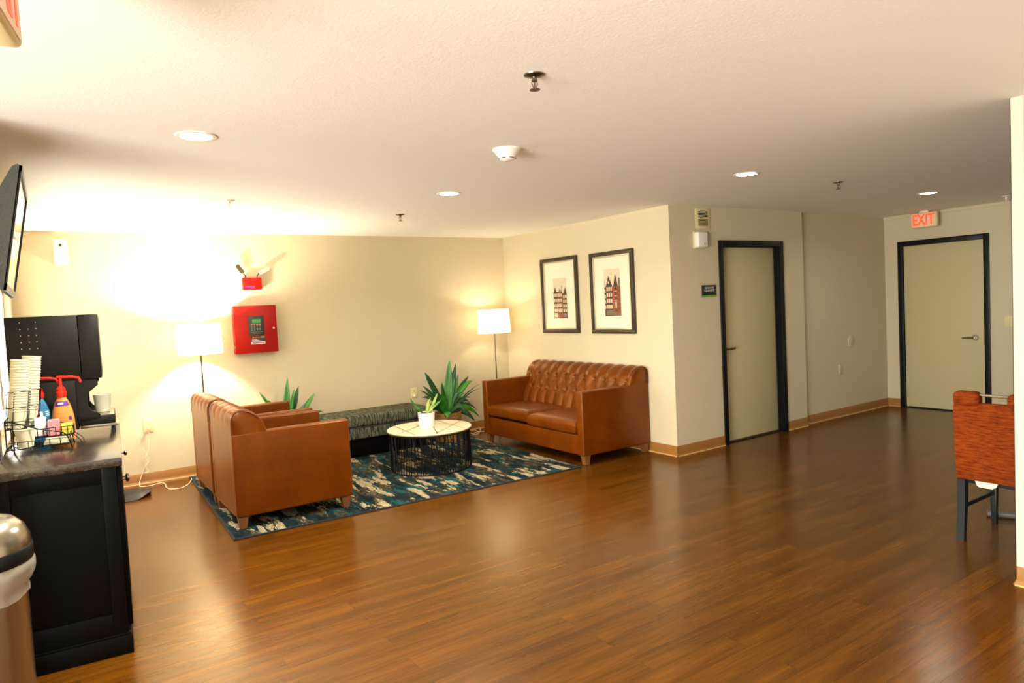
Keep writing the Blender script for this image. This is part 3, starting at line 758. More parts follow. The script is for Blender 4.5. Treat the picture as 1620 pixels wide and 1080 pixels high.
for i in range(3): b.box(-.05, .0+i*.02, -.1025, -.1021, -.108-i*.007, -.105-i*.007, mi=0)
obj('sticker_print', b, [m_whiteprint, mat('k', srgb(30, 25, 25), .5), mat('o', srgb(225, 90, 40), .5)], st, False)
text('sticker_text', 'Gamewell', .022, mat('o2', srgb(225, 90, 40), .5), st, (-.0, -.1026, -.085), (PI/2, 0, 0), .0003); 
text('sticker_text', 'FCI', .022, m_whiteprint, st, (.063, -.1026, -.085), (PI/2, 0, 0), .0003)

t = thing('emergency_light', 'red emergency light box with two paddle lamp heads above the red alarm cabinet', 'emergency light', (1.785, D_, 1.918))
b = MB(); b.box(-.098, .098, -.055, 0, -.062, .066, .012, 4); bd = obj('housing', b, m_red2, t)
b = MB(); b.box(-.072, .022, -.0565, -.0545, -.042, -.024, .0005); lb = obj('label_strip', b, m_purple, bd, False)
for sx_, (ax, az), m in ((-1, (-.145, .20), mat('olive', srgb(66, 62, 40), .5)), (1, (.185, .165), mat('silver_grey', srgb(176, 166, 150), .4))):
    b = MB(); x0 = -.062 if sx_ < 0 else .058
    b.tube([(x0, -.03, .06), (x0, -.03, .09), (x0+sx_*.012, -.035, .10), (x0+sx_*.02, -.04, .115)], .006, 8); obj('swivel_arm', b, m_dark, t)
    p0 = V3((x0+sx_*.02, -.04, .112)); p1 = V3((ax, -.05, az)); d = (p1-p0); ln = d.length; d.normalize()
    b = MB(); n_ = V3((0, 1, 0)); s_ = d.cross(n_)
    N = 24; ring = []
    for yy in (-.012, .012):
        rg = []
        for k in range(N):
            a = 2*PI*k/N; ex = math.cos(a); ez = math.sin(a); hw = .021
            along = (ln/2-hw)*(1 if ex > 0 else -1)+ex*hw; rg.append(b.bm.verts.new((p0+p1)/2+d*along+s_*ez*hw+n_*yy))
        ring.append(rg); b.bm.faces.new(rg)
    for k in range(N): b.bm.faces.new((ring[0][k], ring[0][(k+1) % N], ring[1][(k+1) % N], ring[1][k]))
    obj('lamp_head', b, m, t)

t = thing('air_freshener', 'white tapered air freshener high on the back wall near the television', 'air freshener', (.125, D_, 2.125))
b = MB(); b.box(-.058, .058, -.085, 0, 0, .24, .018, 4); 
for v in b.bm.verts: v.co.y *= 1-.25*(v.co.z/.24); v.co.x *= 1-.12*(v.co.z/.24)
sh = obj('shell', b, m_white, t)
b = MB(); b.box(-.012, .012, -.076, -.069, .17, .195, .003); b.lathe([(0, -.002), (.004, -.002), (.004, .002)], 0, -.066, .215, 10, axis='y'); obj('nozzle', b, m_dark, t)

def outlet(name, label, loc, rotz, plug=None, m=m_ivory, s=1.0, group=None):
    t = thing(name, label, 'outlet', loc, rotz, group)
    b = MB(); b.box(-.038*s, .038*s, -.006, 0, -.058*s, .058*s, .003); pl = obj('cover_plate', b, m, t)
    for z in (.026, -.026):
        b = MB(); b.box(-.017, .017, -.009, -.005, z-.016, z+.016, .005, 3); r = obj('receptacle', b, m, t)
        b = MB()
        for x in (-.006, .006): b.box(x-.0012, x+.0012, -.0095, -.0088, z-.002, z+.008)
        b.lathe([(0, -.0003), (.0025, -.0003), (.0025, .0003)], 0, -.0092, z-.008, 8, axis='y'); obj('slot', b, m_dark, r, False)
    if plug:
        b = MB(); b.box(-.013, .013, -.035, -.009, -.040, -.012, .004); obj('plug', b, plug, t)
    return t
outlet('wall_outlet', 'ivory outlet on the back wall between the black cabinet and armchairs', (.722, D_, .563), 0, m_ivory, s=1.15)
outlet('wall_outlet', 'ivory outlet on the back wall above the right end of the striped bench', (3.588, D_, .556), 0, m_white, s=1.1)
outlet('wall_outlet', 'beige outlet low on the recessed wall right of the black-framed narrow door', (7.93, E2, .573), 0, m=m_wall, s=1.05)
t = thing('light_switch', 'ivory switch plate on the exit wall right of the door', 'light switch', (Cx, 3.315, 1.088), PI/2)
for_s = MB(); for_s.box(-.05, .05, -.006, 0, -.062, .062, .003); 
for v in for_s.bm.verts: v.co = V3((v.co.x, v.co.y, v.co.z))
obj('cover_plate', for_s, m_ivory, t)
t.rotation_euler = (0, 0, -PI/2)
b = MB(); b.box(-.006, .006, -.014, -.004, -.012, .012, .003); obj('toggle', b, m_ivory, t)

# round blank plate on recess wall
b = MB(); b.lathe([(0, -.006), (.066, -.006), (.073, -.003), (.075, 0)], 0, 0, 0, 40, axis='y')
o = obj('blank_plate', b, m_wall, loc=(8.18, E2, .898)); tag(o, 'round wall-coloured blank plate on the recessed wall above the outlet', 'cover plate')

# vent, alarm device, sign on elevator wall
t = thing('wall_vent', 'small cream louvered vent high on the wall beside the narrow door', 'vent', (5.463, E_, 2.317))
b = MB(); w2, h2 = .107, .098
b.box(-w2, w2, -.008, 0, -h2, h2, .003); obj('face_plate', b, m_ivory, t)
b = MB(); b.box(-.070, .070, -.0095, -.0075, -.072, .078); obj('opening', b, m_black, t, False)
for i in range(11):
    z = -.066+i*.0138
    if i == 5: continue
    b = MB(); b.box(-.070, .070, -.0145, -.0095, z-.0022, z+.0022); obj('slat', b, m_ivory, t, False)
b = MB(); b.box(-.072, .072, -.014, -.0095, -.002, .008); obj('divider', b, m_ivory, t, False)

t = thing('wall_alarm_device', 'white rounded sounder box on the wall just below the small vent', 'alarm', (5.395, E_, 2.105))
b = MB(); b.box(-.075, .075, -.065, 0, -.078, .078, .02, 4); obj('shell', b, m_white, t)
b = MB(); b.box(.012, .022, -.0665, -.0645, -.052, -.032, .001); b.box(.014, .02, -.0665, -.0645, -.056, -.054); obj('indicator', b, m_dark, t)
b = MB(); b.box(-.081, .081, -.012, 0, -.083, .083, .004); obj('back_plate', b, m_ivory, t)

t = thing('room_sign', 'small black room sign with green stripe left of the narrow door', 'sign', (5.518, E_, 1.597))
b = MB(); b.box(-.105, .105, -.01, 0, -.06, .06, .002); obj('sign_board', b, mat('sign_black', srgb(30, 34, 28), .5), t)
b = MB(); b.box(-.105, .105, -.0115, -.0095, -.06, -.042); obj('green_stripe', b, m_green, t, False)
text('lettering', 'ELEVATOR\nEQUIPMENT', .0285, m_signtext, t, (0, -.011, .018), (PI/2, 0, 0), .0006, .0002)

# ------------------------------------------------------------------ exit signs
def exit_sign(label, loc, rotz, tilt=0):
    # face towards local -y, letters read along +x
    t = thing('exit_sign', label, 'exit sign', loc, rotz)
    b = MB(); b.box(-.155, .155, -.03, .03, -.20, -.02, .014, 3); obj('housing', b, m_ivory, t)
    b = MB(); b.box(-.05, .05, -.025, .025, -.02, 0, .004); obj('canopy', b, m_white, t)
    b = MB(); b.box(-.125, .125, -.0315, -.029, -.19, -.03, .001); fp = obj('face', b, m_exitface, t, False)
    text('letters', 'EXIT', .185, m_exitred, t, (0, -.0325, -.110), (PI/2, 0, 0), .0008, .005, sx=.66)
    return t
exit_sign('lit red EXIT sign hanging from the ceiling over the wide far door', (8.86, 4.135, H), -PI/2)
# near sign: face looks towards +x, turned slightly
yaw = math.atan2(1, .158)  # direction of reading in plan
def near_exit():
    d = V3((.158, 1, 0)).normalized(); n_ = V3((d.y, -d.x, 0))
    # far lower corner of the face
    corner = V3((-.006, 1.975, 2.2))
    c = corner-d*.155-n_*.030
    return exit_sign('partly seen red EXIT sign hanging from the ceiling at the top left corner', (c.x, c.y, H-.04+.0), math.atan2(d.y, d.x))
ne = near_exit()
b = MB(); b.tube([(0, 0, -.02), (0, 0, .04)], .012, 10); obj('stem', b, m_white, ne)

# ------------------------------------------------------------------ ceiling things
def downlight(label, x, y, energy, group=None):
    t = thing('recessed_downlight', label, 'ceiling light', (x, y, H), 0, group)
    b = MB(); b.cap = False; b.lathe([(.072, -.001), (.074, -.006), (.090, -.005), (.095, 0)], n=40); obj('trim_ring', b, m_white, t)
    b = MB(); b.lathe([(0, -.003), (.074, -.003), (.074, -.001), (0, -.001)], n=32); obj('diffuser', b, m_led, t)
    l = bpy.data.lights.new('downlight_lamp', 'AREA'); l.shape = 'DISK'; l.size = .14; l.energy = energy; l.color = (1, .92, .78); l.spread = PI*.88
    o = bpy.data.objects.new('downlight_lamp', l); C.objects.link(o); o.location = (x, y, H-.008)
DL = 22
downlight('ceiling light at the left, nearest the armchairs side of the camera', .645, 3.60, DL*2.2)
downlight('ceiling light above the rug between coffee table and loveseat', 2.625, 4.69, DL*1.8)
downlight('ceiling light in front of the small wall vent', 4.38, 3.29, DL*.25)
downlight('ceiling light farthest right, above the hanging EXIT sign of the far door', 7.18, 3.31, DL*.25)
for (x, y) in ((.645, .2), (2.4, .2), (-1.6, .2), (5.6, -.3), (7.2, -.3)):  # assumed downlights, unseen, continuing the grid to light the room
    downlight('added ceiling light out of the picture behind the camera', x, y, DL*(.7 if x < 3 else .1), 'added ceiling lights behind the camera')

def sprinkler(label, x, y, white=False, s=1.0):
    t = thing('fire_sprinkler', label, 'sprinkler', (x, y, H))
    m = m_white if white else m_dchrome
    b = MB(); b.lathe([(.041*s, 0), (.040*s, -.004), (.02*s, -.010), (.0, -.010)], n=28); obj('escutcheon', b, m, t)
    b = MB(); b.lathe([(.009, -.008), (.009, -.02), (.012, -.02), (.012, -.026), (0, -.026)], n=12)
    for sg in (-1, 1): b.tube([(sg*.010, 0, -.02), (sg*.014, 0, -.035), (sg*.004, 0, -.055)], .0022, 6)
    b.tube([(0, 0, -.026), (0, 0, -.055)], .0025, 6); obj('frame_arms', b, m, t)
    b = MB(); b.lathe([(0, -.055), (.021*s, -.057), (.021*s, -.059), (0, -.059)], n=16); obj('deflector', b, m, t)
sprinkler('metal fire sprinkler head on the ceiling nearest the camera', 1.628, 2.183)
sprinkler('metal fire sprinkler head on the ceiling near the left lamp side, above the bench', 2.738, 5.833)
sprinkler('faint white fire sprinkler head on the bright ceiling above the left floor lamp', 1.169, 5.447, True)
sprinkler('metal fire sprinkler head on the ceiling between the two right ceiling lights', 5.534, 3.258)
sprinkler('white fire sprinkler head on the ceiling at the far right beside the wall edge', 8.462, 3.129, True, .9)

t = thing('smoke_detector', 'white cone-shaped smoke detector on the ceiling in the middle', 'smoke detector', (2.229, 3.282, H))
b = MB(); b.lathe([(.082, 0), (.082, -.008), (.072, -.016), (.052, -.045), (.046, -.052), (.046, -.056), (.03, -.066), (0, -.067)], n=40); obj('shell', b, m_white, t)
b = MB()
for k in range(6):
    a0 = 2*PI*k/6+.2; b.tube([(.0475*math.cos(a0+i*.1), .0475*math.sin(a0+i*.1), -.053) for i in range(7)], .0022, 5)
obj('slots', b, m_black, t)

# ------------------------------------------------------------------ television
t = thing('television', 'black flat television tilted downward on the left wall', 'television', (0, 0, 0))
yn, yf = 3.60, 4.46; tx, tz, bx2, bz = -.057, 2.25, -.150, 1.722
dirv = V3((tx-bx2, 0, tz-bz)); hh = dirv.length; dirv.normalize(); nn = V3((dirv.z, 0, -dirv.x))
def tp(s, y, d): return V3((bx2, y, bz))+dirv*s-nn*d    # d = depth behind the screen front
b = MB()
prof = [(0, 0), (hh, 0), (hh+.004, .012), (hh-.01, .03), (hh*.8, .062), (hh*.5, .072), (hh*.2, .055), (.02, .03), (-.004, .012)]
A = [b.bm.verts.new(tp(s, yn, d)) for s, d in prof]; Bv = [b.bm.verts.new(tp(s, yf, d)) for s, d in prof]
b.bm.faces.new(A); b.bm.faces.new(Bv)
for i in range(len(prof)): b.bm.faces.new((A[i], A[(i+1) % len(prof)], Bv[(i+1) % len(prof)], Bv[i]))
sh = obj('shell', b, m_tv, t)
b = MB()
def slab(y0, y1, s0, s1, d0, d1, mi=0):
    vs = [tp(s, y, d) for d in (d0, d1) for (s, y) in ((s0, y0), (s0, y1), (s1, y1), (s1, y0))]; v = [b.bm.verts.new(q) for q in vs]
    for f in ((0, 1, 2, 3), (4, 5, 6, 7), (0, 1, 5, 4), (1, 2, 6, 5), (2, 3, 7, 6), (3, 0, 4, 7)): b.bm.faces.new([v[i] for i in f]).material_index = mi
slab(yn, yn+.025, 0, hh, -.006, .004); slab(yf-.025, yf, 0, hh, -.006, .004); slab(yn, yf, 0, .03, -.006, .004); slab(yn, yf, hh-.025, hh, -.006, .004)
obj('bezel', b, m_black, t)
b = MB(); slab(yn+.02, yf-.02, .025, hh-.02, -.001, .002); obj('screen', b, m_screen, t, False)
b = MB(); ym = (yn+yf)/2; b.box(L_, L_+.012, ym-.12, ym+.12, 1.86, 2.12); 
q = tp(hh*.55, ym, .068); b.tube([(L_+.008, ym, 2.0), q], .015, 8); obj('wall_mount', b, m_dark, t)

# ------------------------------------------------------------------ cabinet and counter
CR = math.radians(-3.8)
CO = V3((.221, 3.69, 0))
def cw_(lx, ly, z=0):
    return V3((CO.x+lx*math.cos(CR)-ly*math.sin(CR), CO.y+lx*math.sin(CR)+ly*math.cos(CR), z))
CD, CL = .485, 1.30
t = thing('base_cabinet', 'black wooden base cabinet along the left wall under the coffee things', 'cabinet', tuple(CO), CR)
b = MB(); b.box(-CD, -.02, .012, CL, .09, .893, .003); cb = obj('carcass', b, m_blackwood, t)
b = MB()
# framed end panel
for q in ((-CD, -.012, .003, .085, .12, .20), (-CD, -.012, .003, .085, .12, .80), ): pass
b.box(-CD, -CD+.06, .0, .012, .10, .893, .002); b.box(-.075, -.015, .0, .012, .10, .893, .002); b.box(-CD+.06, -.075, .0, .012, .10, .20, .002); b.box(-CD+.06, -.075, .0, .012, .82, .893, .002)
obj('end_panel_frame', b, m_blackwood, t)
b = MB(); b.box(-CD, 0, -.006, CL+.004, 0, .088, .003); b.box(-CD, -.005, -.001, CL, .088, .10, .004); obj('plinth', b, m_blackwood, t)
nd = 3; dw = (CL-.04)/nd
for k in range(nd):
    y0 = .025+k*dw; y1 = y0+dw-.012
    b = MB(); b.box(-.02, -.002, y0, y1, .125, .875, .002); 
    for q in ((y0, y0+.06, .125, .875), (y1-.06, y1, .125, .875), (y0+.06, y1-.06, .125, .185), (y0+.06, y1-.06, .815, .875)): b.box(-.002, .006, q[0], q[1], q[2], q[3], .002)
    d_ = obj('door', b, m_blackwood, t)
    def knob(y, z, par):
        kb = MB(); kb.lathe([(.004, 0), (.004, .016), (.012, .018), (.017, .026), (.012, .034), (0, .036)], .004, y, z, 16, axis='x'); obj('knob', kb, m_dchrome, par)
    knob((y1-.03) if k % 2 == 0 else y0+.03, .75, d_)
ct = MB(); ct.box(-CD-.002, .012, -.012, CL+.006, .894, .934, .004, 2)
o = obj('countertop', ct, m_counter, loc=tuple(CO), rotz=CR); tag(o, 'dark laminate countertop on the black base cabinet', 'countertop')
CT = .9345

# beverage dispenser  (local x forward, y away from the camera)
o0 = cw_(-.06, .885)
t = thing('coffee_dispenser', 'tall black beverage dispenser with overhanging hood on the dark counter', 'dispenser', (o0.x, o0.y, CT), CR)
X0 = -.43
b = MB(); b.box(X0, -.095, 0, .36, .322, .688, .004); hd = obj('hood', b, m_blackplastic, t)
b = MB(); b.box(-.093, .005, 0, .36, .322, .688, .005); obj('hood_door', b, m_blackplastic, t)
b = MB()
for i in range(5):
    for j, x in enumerate((-.372, -.335, -.30)):
        if j == 1 and i < 1: continue
        b.box(x-.010, x+.008, -.002, .001, .655-i*.036, .659-i*.036); b.lathe([(0, -.002), (.003, -.002), (.003, 0)], x+.012, 0, .657-i*.036, 8, mi=1, axis='y')
obj('vent_slots', b, [m_black, m_steel], hd, False)
b = MB(); b.box(X0, -.125, .004, .356, .04, .322, .003); obj('body', b, m_blackplastic, t)
b = MB()
prof = [(-.125, .32), (-.02, .315), (-.018, .285), (-.035, .27), (-.065, .245), (-.075, .22), (-.075, .165), (-.06, .14), (-.03, .125), (-.018, .115), (-.018, .09), (-.125, .075)]
b.prism(prof, .0, .02); obj('side_bracket', b, m_blackplastic, t)
b = MB(); b.prism(prof, .34, .36); obj('side_bracket', b, m_blackplastic, t)
b = MB(); b.box(-.125, .055, .0, .36, .058, .105, .004); dtray = obj('drip_tray', b, m_blackplastic, t)
b = MB(); b.box(-.12, .05, .01, .35, .1052, .109, .001); obj('grille', b, m_steel, dtray)
b = MB(); b.box(-.12, .066, .004, .356, .040, .056, .002); obj('base_plate', b, m_steel, t)
for x, y in ((-.30, .03), (-.30, .33), (.04, .03), (.04, .33)):
    b = MB(); b.lathe([(.012, 0), (.014, .012), (.010, .02), (.010, .042), (0, .042)], x, y, 0, 12); obj('foot', b, m_rubber, t)
b = MB(); b.cap = False; b.lathe([(.036, .110), (.038, .112), (.046, .205), (.048, .212), (.0465, .214), (.044, .205), (.036, .114), (0, .112)], -.005, .16, 0, 28)
# frosted pitcher standing on the drip grille
q = cw_(-.066, .885+.16)
o = obj('frosted_cup', b, m_frost, loc=(0, 0, 0)); 
for v in o.data.vertices: v.co = V3((v.co.x+.005, v.co.y-.16, v.co.z-.109))
o.location = (q.x, q.y, CT+.110); tag(o, 'frosted plastic cup standing on the drip tray of the black dispenser', 'cup')

# ---------------- pump bottles
def pump_bottle(label, loc, s, body, rot, accents):
    t = thing('pump_bottle', label, 'bottle', loc, rot, None)
    b = MB(); b.lathe([(0, 0), (.044, 0), (.052, .008), (.054, .06), (.053, .12), (.046, .17), (.034, .21), (.021, .24), (.016, .248), (.016, .26)], n=32)
    for v in b.bm.verts: v.co.y *= .8
    bo = obj('body', b, body, t)
    b = MB(); b.lathe([(.025, .246), (.026, .25), (.026, .27), (.022, .274), (.022, .29), (.012, .30), (.008, .305), (.008, .345), (0, .345)], n=24); pm = obj('pump_collar', b, m_pump, t)
    b = MB(); b.tube([(-.016, 0, .352), (.0, 0, .352), (.06, 0, .348), (.085, 0, .340), (.092, 0, .325), (.092, 0, .315)], [.008, .009, .0075, .007, .0065, .006], 10); obj('spout', b, m_pump, t)
    for (m, a0, a1, z0_, z1_) in accents:
        b = MB()
        def R_(z):
            pr = [(.052, .008), (.054, .06), (.053, .12), (.046, .17), (.034, .21), (.021, .24)]
            for (r1, za), (r2, zb) in zip(pr, pr[1:]):
                if za <= z <= zb: return r1+(r2-r1)*(z-za)/(zb-za)
            return .05
        def f(u, v):
            a = math.radians(a0+(a1-a0)*u); z = z0_+(z1_-z0_)*v; r = R_(z)+.0008; return (r*math.cos(a), r*.8*math.sin(a), z)
        b.grid(f, 10, 6); obj('label_patch', b, m, bo)
    return t
q1 = cw_(-.250, .765); q2 = cw_(-.356, .80)
pump_bottle('orange pump bottle with purple collar label and red pump on the counter', (q1.x, q1.y, CT), 1, m_orange, CR,
            [(m_purple, -150, -30, .195, .222), (m_purple, -58, -38, .118, .138), (m_whiteprint, -120, -80, .205, .214), (m_palebrown, -130, -70, .155, .158), (m_palebrown, -135, -75, .135, .138), (m_palebrown, -130, -65, .115, .118), (m_palebrown, -125, -75, .095, .098)])
pump_bottle('blue pump bottle with red pump partly hidden behind the stacked cups', (q2.x, q2.y, CT), 1, m_blue, CR,
            [(m_whiteprint, -120, -70, .12, .175), (m_red2, -108, -85, .135, .16), (m_whiteprint, -55, -25, .15, .153), (m_whiteprint, -55, -25, .16, .163), (m_whiteprint, -55, -25, .17, .173)])

# ---------------- wire rack
rk = cw_(-.209, .49)   # right front foot
t = thing('wire_condiment_rack', 'black wire rack holding cups and sweetener packets on the counter', 'rack', (rk.x, rk.y, CT), CR)
W_ = .268; RD = .20
def wire(name, lines, r=.0028, par=None):
    b = MB()
    for pts in lines: b.tube(pts, r, 6)
    return obj(name, b, m_wire, par or t)
wire('frame', [[(0.006, -.006, 0), (0, 0, .022), (-.012, 0, .062), (-.03, 0, .085), (-W_*.5, 0, .115), (-W_+.02, 0, .165), (-W_, 0, .17), (-W_, 0, .03), (-W_-.012, -.006, 0)],
               [(0.006, RD, 0), (0, RD, .022), (-.0, RD, .10), (-W_+.02, RD, .175), (-W_, RD, .17), (-W_, RD, .03), (-W_-.006, RD, 0)],
               [(0, 0, .03), (0, RD, .03)], [(-W_, 0, .03), (-W_, RD, .03)], [(-W_, 0, .17), (-W_, RD, .17)], [(0, 0, .062), (0, RD, .10)], [(-W_+.03, 0, .0), (-W_+.03, 0, .17)]], .0036)
wire('front_basket', [[(0, -.004, .058), (-W_, -.004, .058)], [(0, -.004, .024), (-W_, -.004, .024)]]+[[(-W_*k/6, -.004, .024), (-W_*k/6, -.004, .058)] for k in range(7)]+[[(-W_*k/6, 0, .024), (-W_*k/6, RD, .024)] for k in range(7)]+[[(0, RD*k/4, .022), (-W_, RD*k/4, .022)] for k in range(5)], .0022)
wire('packet_tray', [[(-.17, .07, .105), (.012, .07, .105)], [(.012, .07, .105), (.012, .16, .105)], [(-.17, .16, .105), (.012, .16, .105)], [(-.17, .07, .105), (-.17, .16, .105)],
                     [(-.17, .07, .06), (.012, .07, .06)], [(.012, .07, .06), (.012, .16, .06)], [(-.17, .16, .06), (.012, .16, .06)]]+[[(-.17+.026*k, .07, .06), (-.17+.026*k, .07, .105)] for k in range(8)]+[[(.012, .07+.0225*k, .06), (.012, .07+.0225*k, .105)] for k in range(5)]+[[(-.17, .10, .06), (.012, .10, .06)], [(-.17, .13, .06), (.012, .13, .06)], [(.012, .07, .06), (.04, .05, .03), (.05, .04, .0)], [(.012, .16, .06), (.045, .16, .03), (.055, .16, .0)]], .0022)
lean = math.tan(math.radians(6.5))
cage = []
for (xa, xb, ya) in ((-.276, -.186, .062), (-.236, -.146, .152-.012)):
    for x in (xa, xb):
        for y in (ya, ya+.076): cage.append([(x, y, .115), (x+lean*.19, y, .305)])
    cage.append([(xa+.03, ya, .115), (xa+.03+lean*.19, ya, .305)])
    for z in (.118, .14, .155, .225, .305):
        dx = lean*(z-.115); cage.append([(xa+dx, ya, z), (xb+dx, ya, z), (xb+dx, ya+.076, z), (xa+dx, ya+.076, z), (xa+dx, ya, z)])
    for y in (ya+.02, ya+.04, ya+.06): cage.append([(xa, y, .117), (xb, y, .117)])
cage.append([(-.276, .062, .117), (-W_, .0, .125)]); cage.append([(-.15, .2, .117), (-.236, .2, .117)])
wire('cup_holder', cage, .0022)

# cups
def cup_mesh(r1, r0_, h):
    b = MB(); b.cap = False
    b.lathe([(0, .002), (r0_, 0), (r0_, .004), (r1, h-.004), (r1+.0025, h-.002), (r1+.0025, h), (r1, h+.001), (r1-.002, h-.004), (r0_-.002, .008), (0, .006)], n=28); return b
def place(lx, ly, z): q = cw_(lx, ly); return (q.x, q.y, z)
tilt = math.radians(6.5)
cupo = obj('paper_cup', cup_mesh(.041, .029, .09), m_paper)
first = True
cen = V3(((-W_+.039-.19), .50+.143, 0))
def stack(lx, ly, zb, n, step, grp, lab):
    global first
    for k in range(n):
        if first: o = cupo; first = False
        else: o = cupo.copy(); C.objects.link(o)
        d = k*step
        o.location = place(lx+math.sin(tilt)*d, ly, CT+zb+math.cos(tilt)*d); o.rotation_euler = (0, tilt, CR)
        tag(o, lab, 'cup', grp)
stack(-.440+.0, .49+.100, .12, 20, .0135, 'pale cups stacked at the wall side of the rack', 'pale disposable cup nested in the shorter leaning stack in the wire rack')
stack(-.400, .49+.178, .12, 21, .0135, 'pale cups stacked beside the blue bottle', 'pale disposable cup nested in the taller leaning stack next to the blue bottle')
o = obj('paper_bowl', cup_mesh(.046, .032, .09), m_paper); o.location = place(-.402, .537, CT+.027); tag(o, 'single wide pale paper cup standing in the front of the wire rack', 'cup')
b = MB(); b.box(.0, .002, -.012, .012, -.014, .014); 
# packets
def packet(label, lx, ly, z, w, h, m, d=.035, n=1, cat='sweetener packets', grp=None):
    for k in range(n):
        b = MB(); b.box(-w/2, w/2, -.0022, .0022, 0, h, .0015, 1); o = obj('sweetener_packet', b, m); o.location = place(lx, ly+k*.0062, z); o.rotation_euler = (math.radians(-4), 0, CR); tag(o, label, 'packet', grp)
packet('pink sweetener packet standing in the wire rack', -.284, .568, CT+.064, .05, .078, m_pink, n=11, grp='pink sweetener packets')
packet('yellow sweetener packet standing at the right end of the wire rack', -.227, .568, CT+.064, .05, .052, m_yellow, n=11, grp='yellow sweetener packets')
packet('white packet standing in the wire rack beside the stacked cups', -.343, .60, CT+.064, .048, .095, m_whiteprint, n=6, grp='white packets')
for k, lx in enumerate((-.19-.085, -.19-.035)):
    pass
for k in range(3):
    b = MB(); b.box(-.055, .055, -.045, .045, 0, .009, .001, 1); o = obj('napkin_packet', b, m_paper); o.location = place(-.272+.004*k, .56, CT+.0265+k*.0095); o.rotation_euler = (0, 0, CR)
    tag(o, 'cream paper packet lying %s in the wire rack' % ('lowest', 'in the middle of the pile', 'topmost')[k], 'packet')
b = MB(); b.cap = True; b.lathe([(.0, 0), (.04, 0), (.05, .045), (.052, .05), (.0, .05)], n=28); o = obj('black_lid_stack', b, m_blackplastic); o.location = place(-.19-W_+.085, .50+.175, CT+.115)
bpy.data.objects.remove(o)

# brass valve with cord on the left wall
t = thing('wall_valve', 'small brass valve on the left wall behind the dispenser', 'valve', (L_, 4.02, 1.50))
b = MB(); b.lathe([(.018, 0), (.018, .006), (.006, .008), (.006, .03), (.011, .03), (.011, .05), (0, .05)], 0, 0, 0, 14, axis='x'); b.tube([(.03, 0, 0), (.03, 0, -.03)], .006, 8); b.box(.022, .040, -.02, .02, .008, .013, .002); obj('valve_body', b, m_brass, t)
b = MB(); b.tube([(.03, 0, -.03), (.031, .0, -.1), (.028, .0, -.25), (.033, 0, -.4), (.03, .01, -.56)], .0035, 6); obj('hose', b, mat('dark_hose', srgb(60, 55, 90), .5), t)

# black shell on the floor
t_ = MB()
def sh_f(u, v):
    # shallow scoop: closed front edge at the left, mouth opening and lifting towards the right tip
    x = .34+.32*u; k = max(0, (x-.53)/.13)
    yf = 6.865+.13*k**1.3; yb = 7.20-.10*k; hf = .004+.040*min(1, k)**.8; zt = .062-.012*k
    y = yf+(yb-yf)*v; z = hf+(zt-hf)*math.sin(PI/2*min(1, v*2.6)) if v < .385 else zt-.055*max(0, (v-.75)/.25)**2
    return (x-.5, y-7.0, z)
N1, N2 = 14, 14
top = [[V3(sh_f(i/N1, j/N2)) for j in range(N2+1)] for i in range(N1+1)]
tv_ = [[t_.bm.verts.new(p) for p in r] for r in top]; bv_ = [[t_.bm.verts.new(V3((p.x, p.y, max(.001, p.z-.006)))) for p in r] for r in top]
for i in range(N1):
    for j in range(N2):
        t_.bm.faces.new((tv_[i][j], tv_[i+1][j], tv_[i+1][j+1], tv_[i][j+1])); t_.bm.faces.new((bv_[i][j], bv_[i+1][j], bv_[i+1][j+1], bv_[i][j+1]))
for i in range(N1):
    for j in (0, N2): t_.bm.faces.new((tv_[i][j], tv_[i+1][j], bv_[i+1][j], bv_[i][j]))
for j in range(N2):
    for i in (0, N1): t_.bm.faces.new((tv_[i][j], tv_[i][j+1], bv_[i][j+1], bv_[i][j]))
o = obj('plastic_shell', t_, m_blackplastic, loc=(.5, 7.0, 0)); tag(o, 'low curved black plastic shell lying on the floor beside the cabinet', 'plastic shell')

# cords
def curve_pts(P, n=8):
    P = [V3(p) for p in P]; out = []
    for i in range(len(P)-1):
        p0 = P[max(i-1, 0)]; p1 = P[i]; p2 = P[i+1]; p3 = P[min(i+2, len(P)-1)]
        for k in range(n):
            s = k/n; out.append(.5*((2*p1)+(-p0+p2)*s+(2*p0-5*p1+4*p2-p3)*s*s+(-p0+3*p1-3*p2+p3)*s**3))
    return out+[P[-1]]
b = MB()
def fl(px, py, z=.006):
    d = rt*((px-810)/FPX)-up*((py-540)/FPX)+fw; s = (z-CAMZ)/d.z; return (d.x*s, d.y*s, z)
def bw(px, py, off=.02):
    y = D_-off; d = rt*((px-810)/FPX)-up*((py-540)/FPX)+fw; s = y/d.y; return (d.x*s, y, CAMZ+d.z*s)
b.tube(curve_pts([bw(234.5, 677, .04), bw(235.5, 690), bw(235, 712), bw(230, 722), bw(234, 730), bw(228, 740), bw(226, 746), bw(222, 758, .03), fl(220.5, 767), fl(224, 769.5), fl(238, 768), fl(254, 763.5), fl(261, 765), fl(263, 770), fl(270, 773), fl(284, 772), fl(296, 767), fl(302, 760, .016), fl(303, 756, .016)]), .0032, 6)
b.tube(curve_pts([bw(229, 712), bw(233, 722), bw(236, 728), bw(231, 738), bw(235, 745), bw(229, 748)]), .0028, 6)
o = obj('power_cord', b, m_cord); tag(o, 'white power cord hanging from the left outlet and running along the floor to the rug', 'cord')
b = MB()
b.tube(curve_pts([fl(745, 681), fl(752, 680), fl(758, 684), fl(752, 687), fl(745, 685)]), .003, 6)
b.tube(curve_pts([fl(749, 686), fl(755, 683), fl(761, 682), fl(766, 682)]), .003, 6)
b.tube(curve_pts([bw(757, 675, .03), bw(759.5, 677, .06), fl(759.5, 682)]), .003, 6)
o = obj('power_cord', b, m_cord); tag(o, 'pale cord coiled on the floor between the basket plant and the loveseat', 'cord')

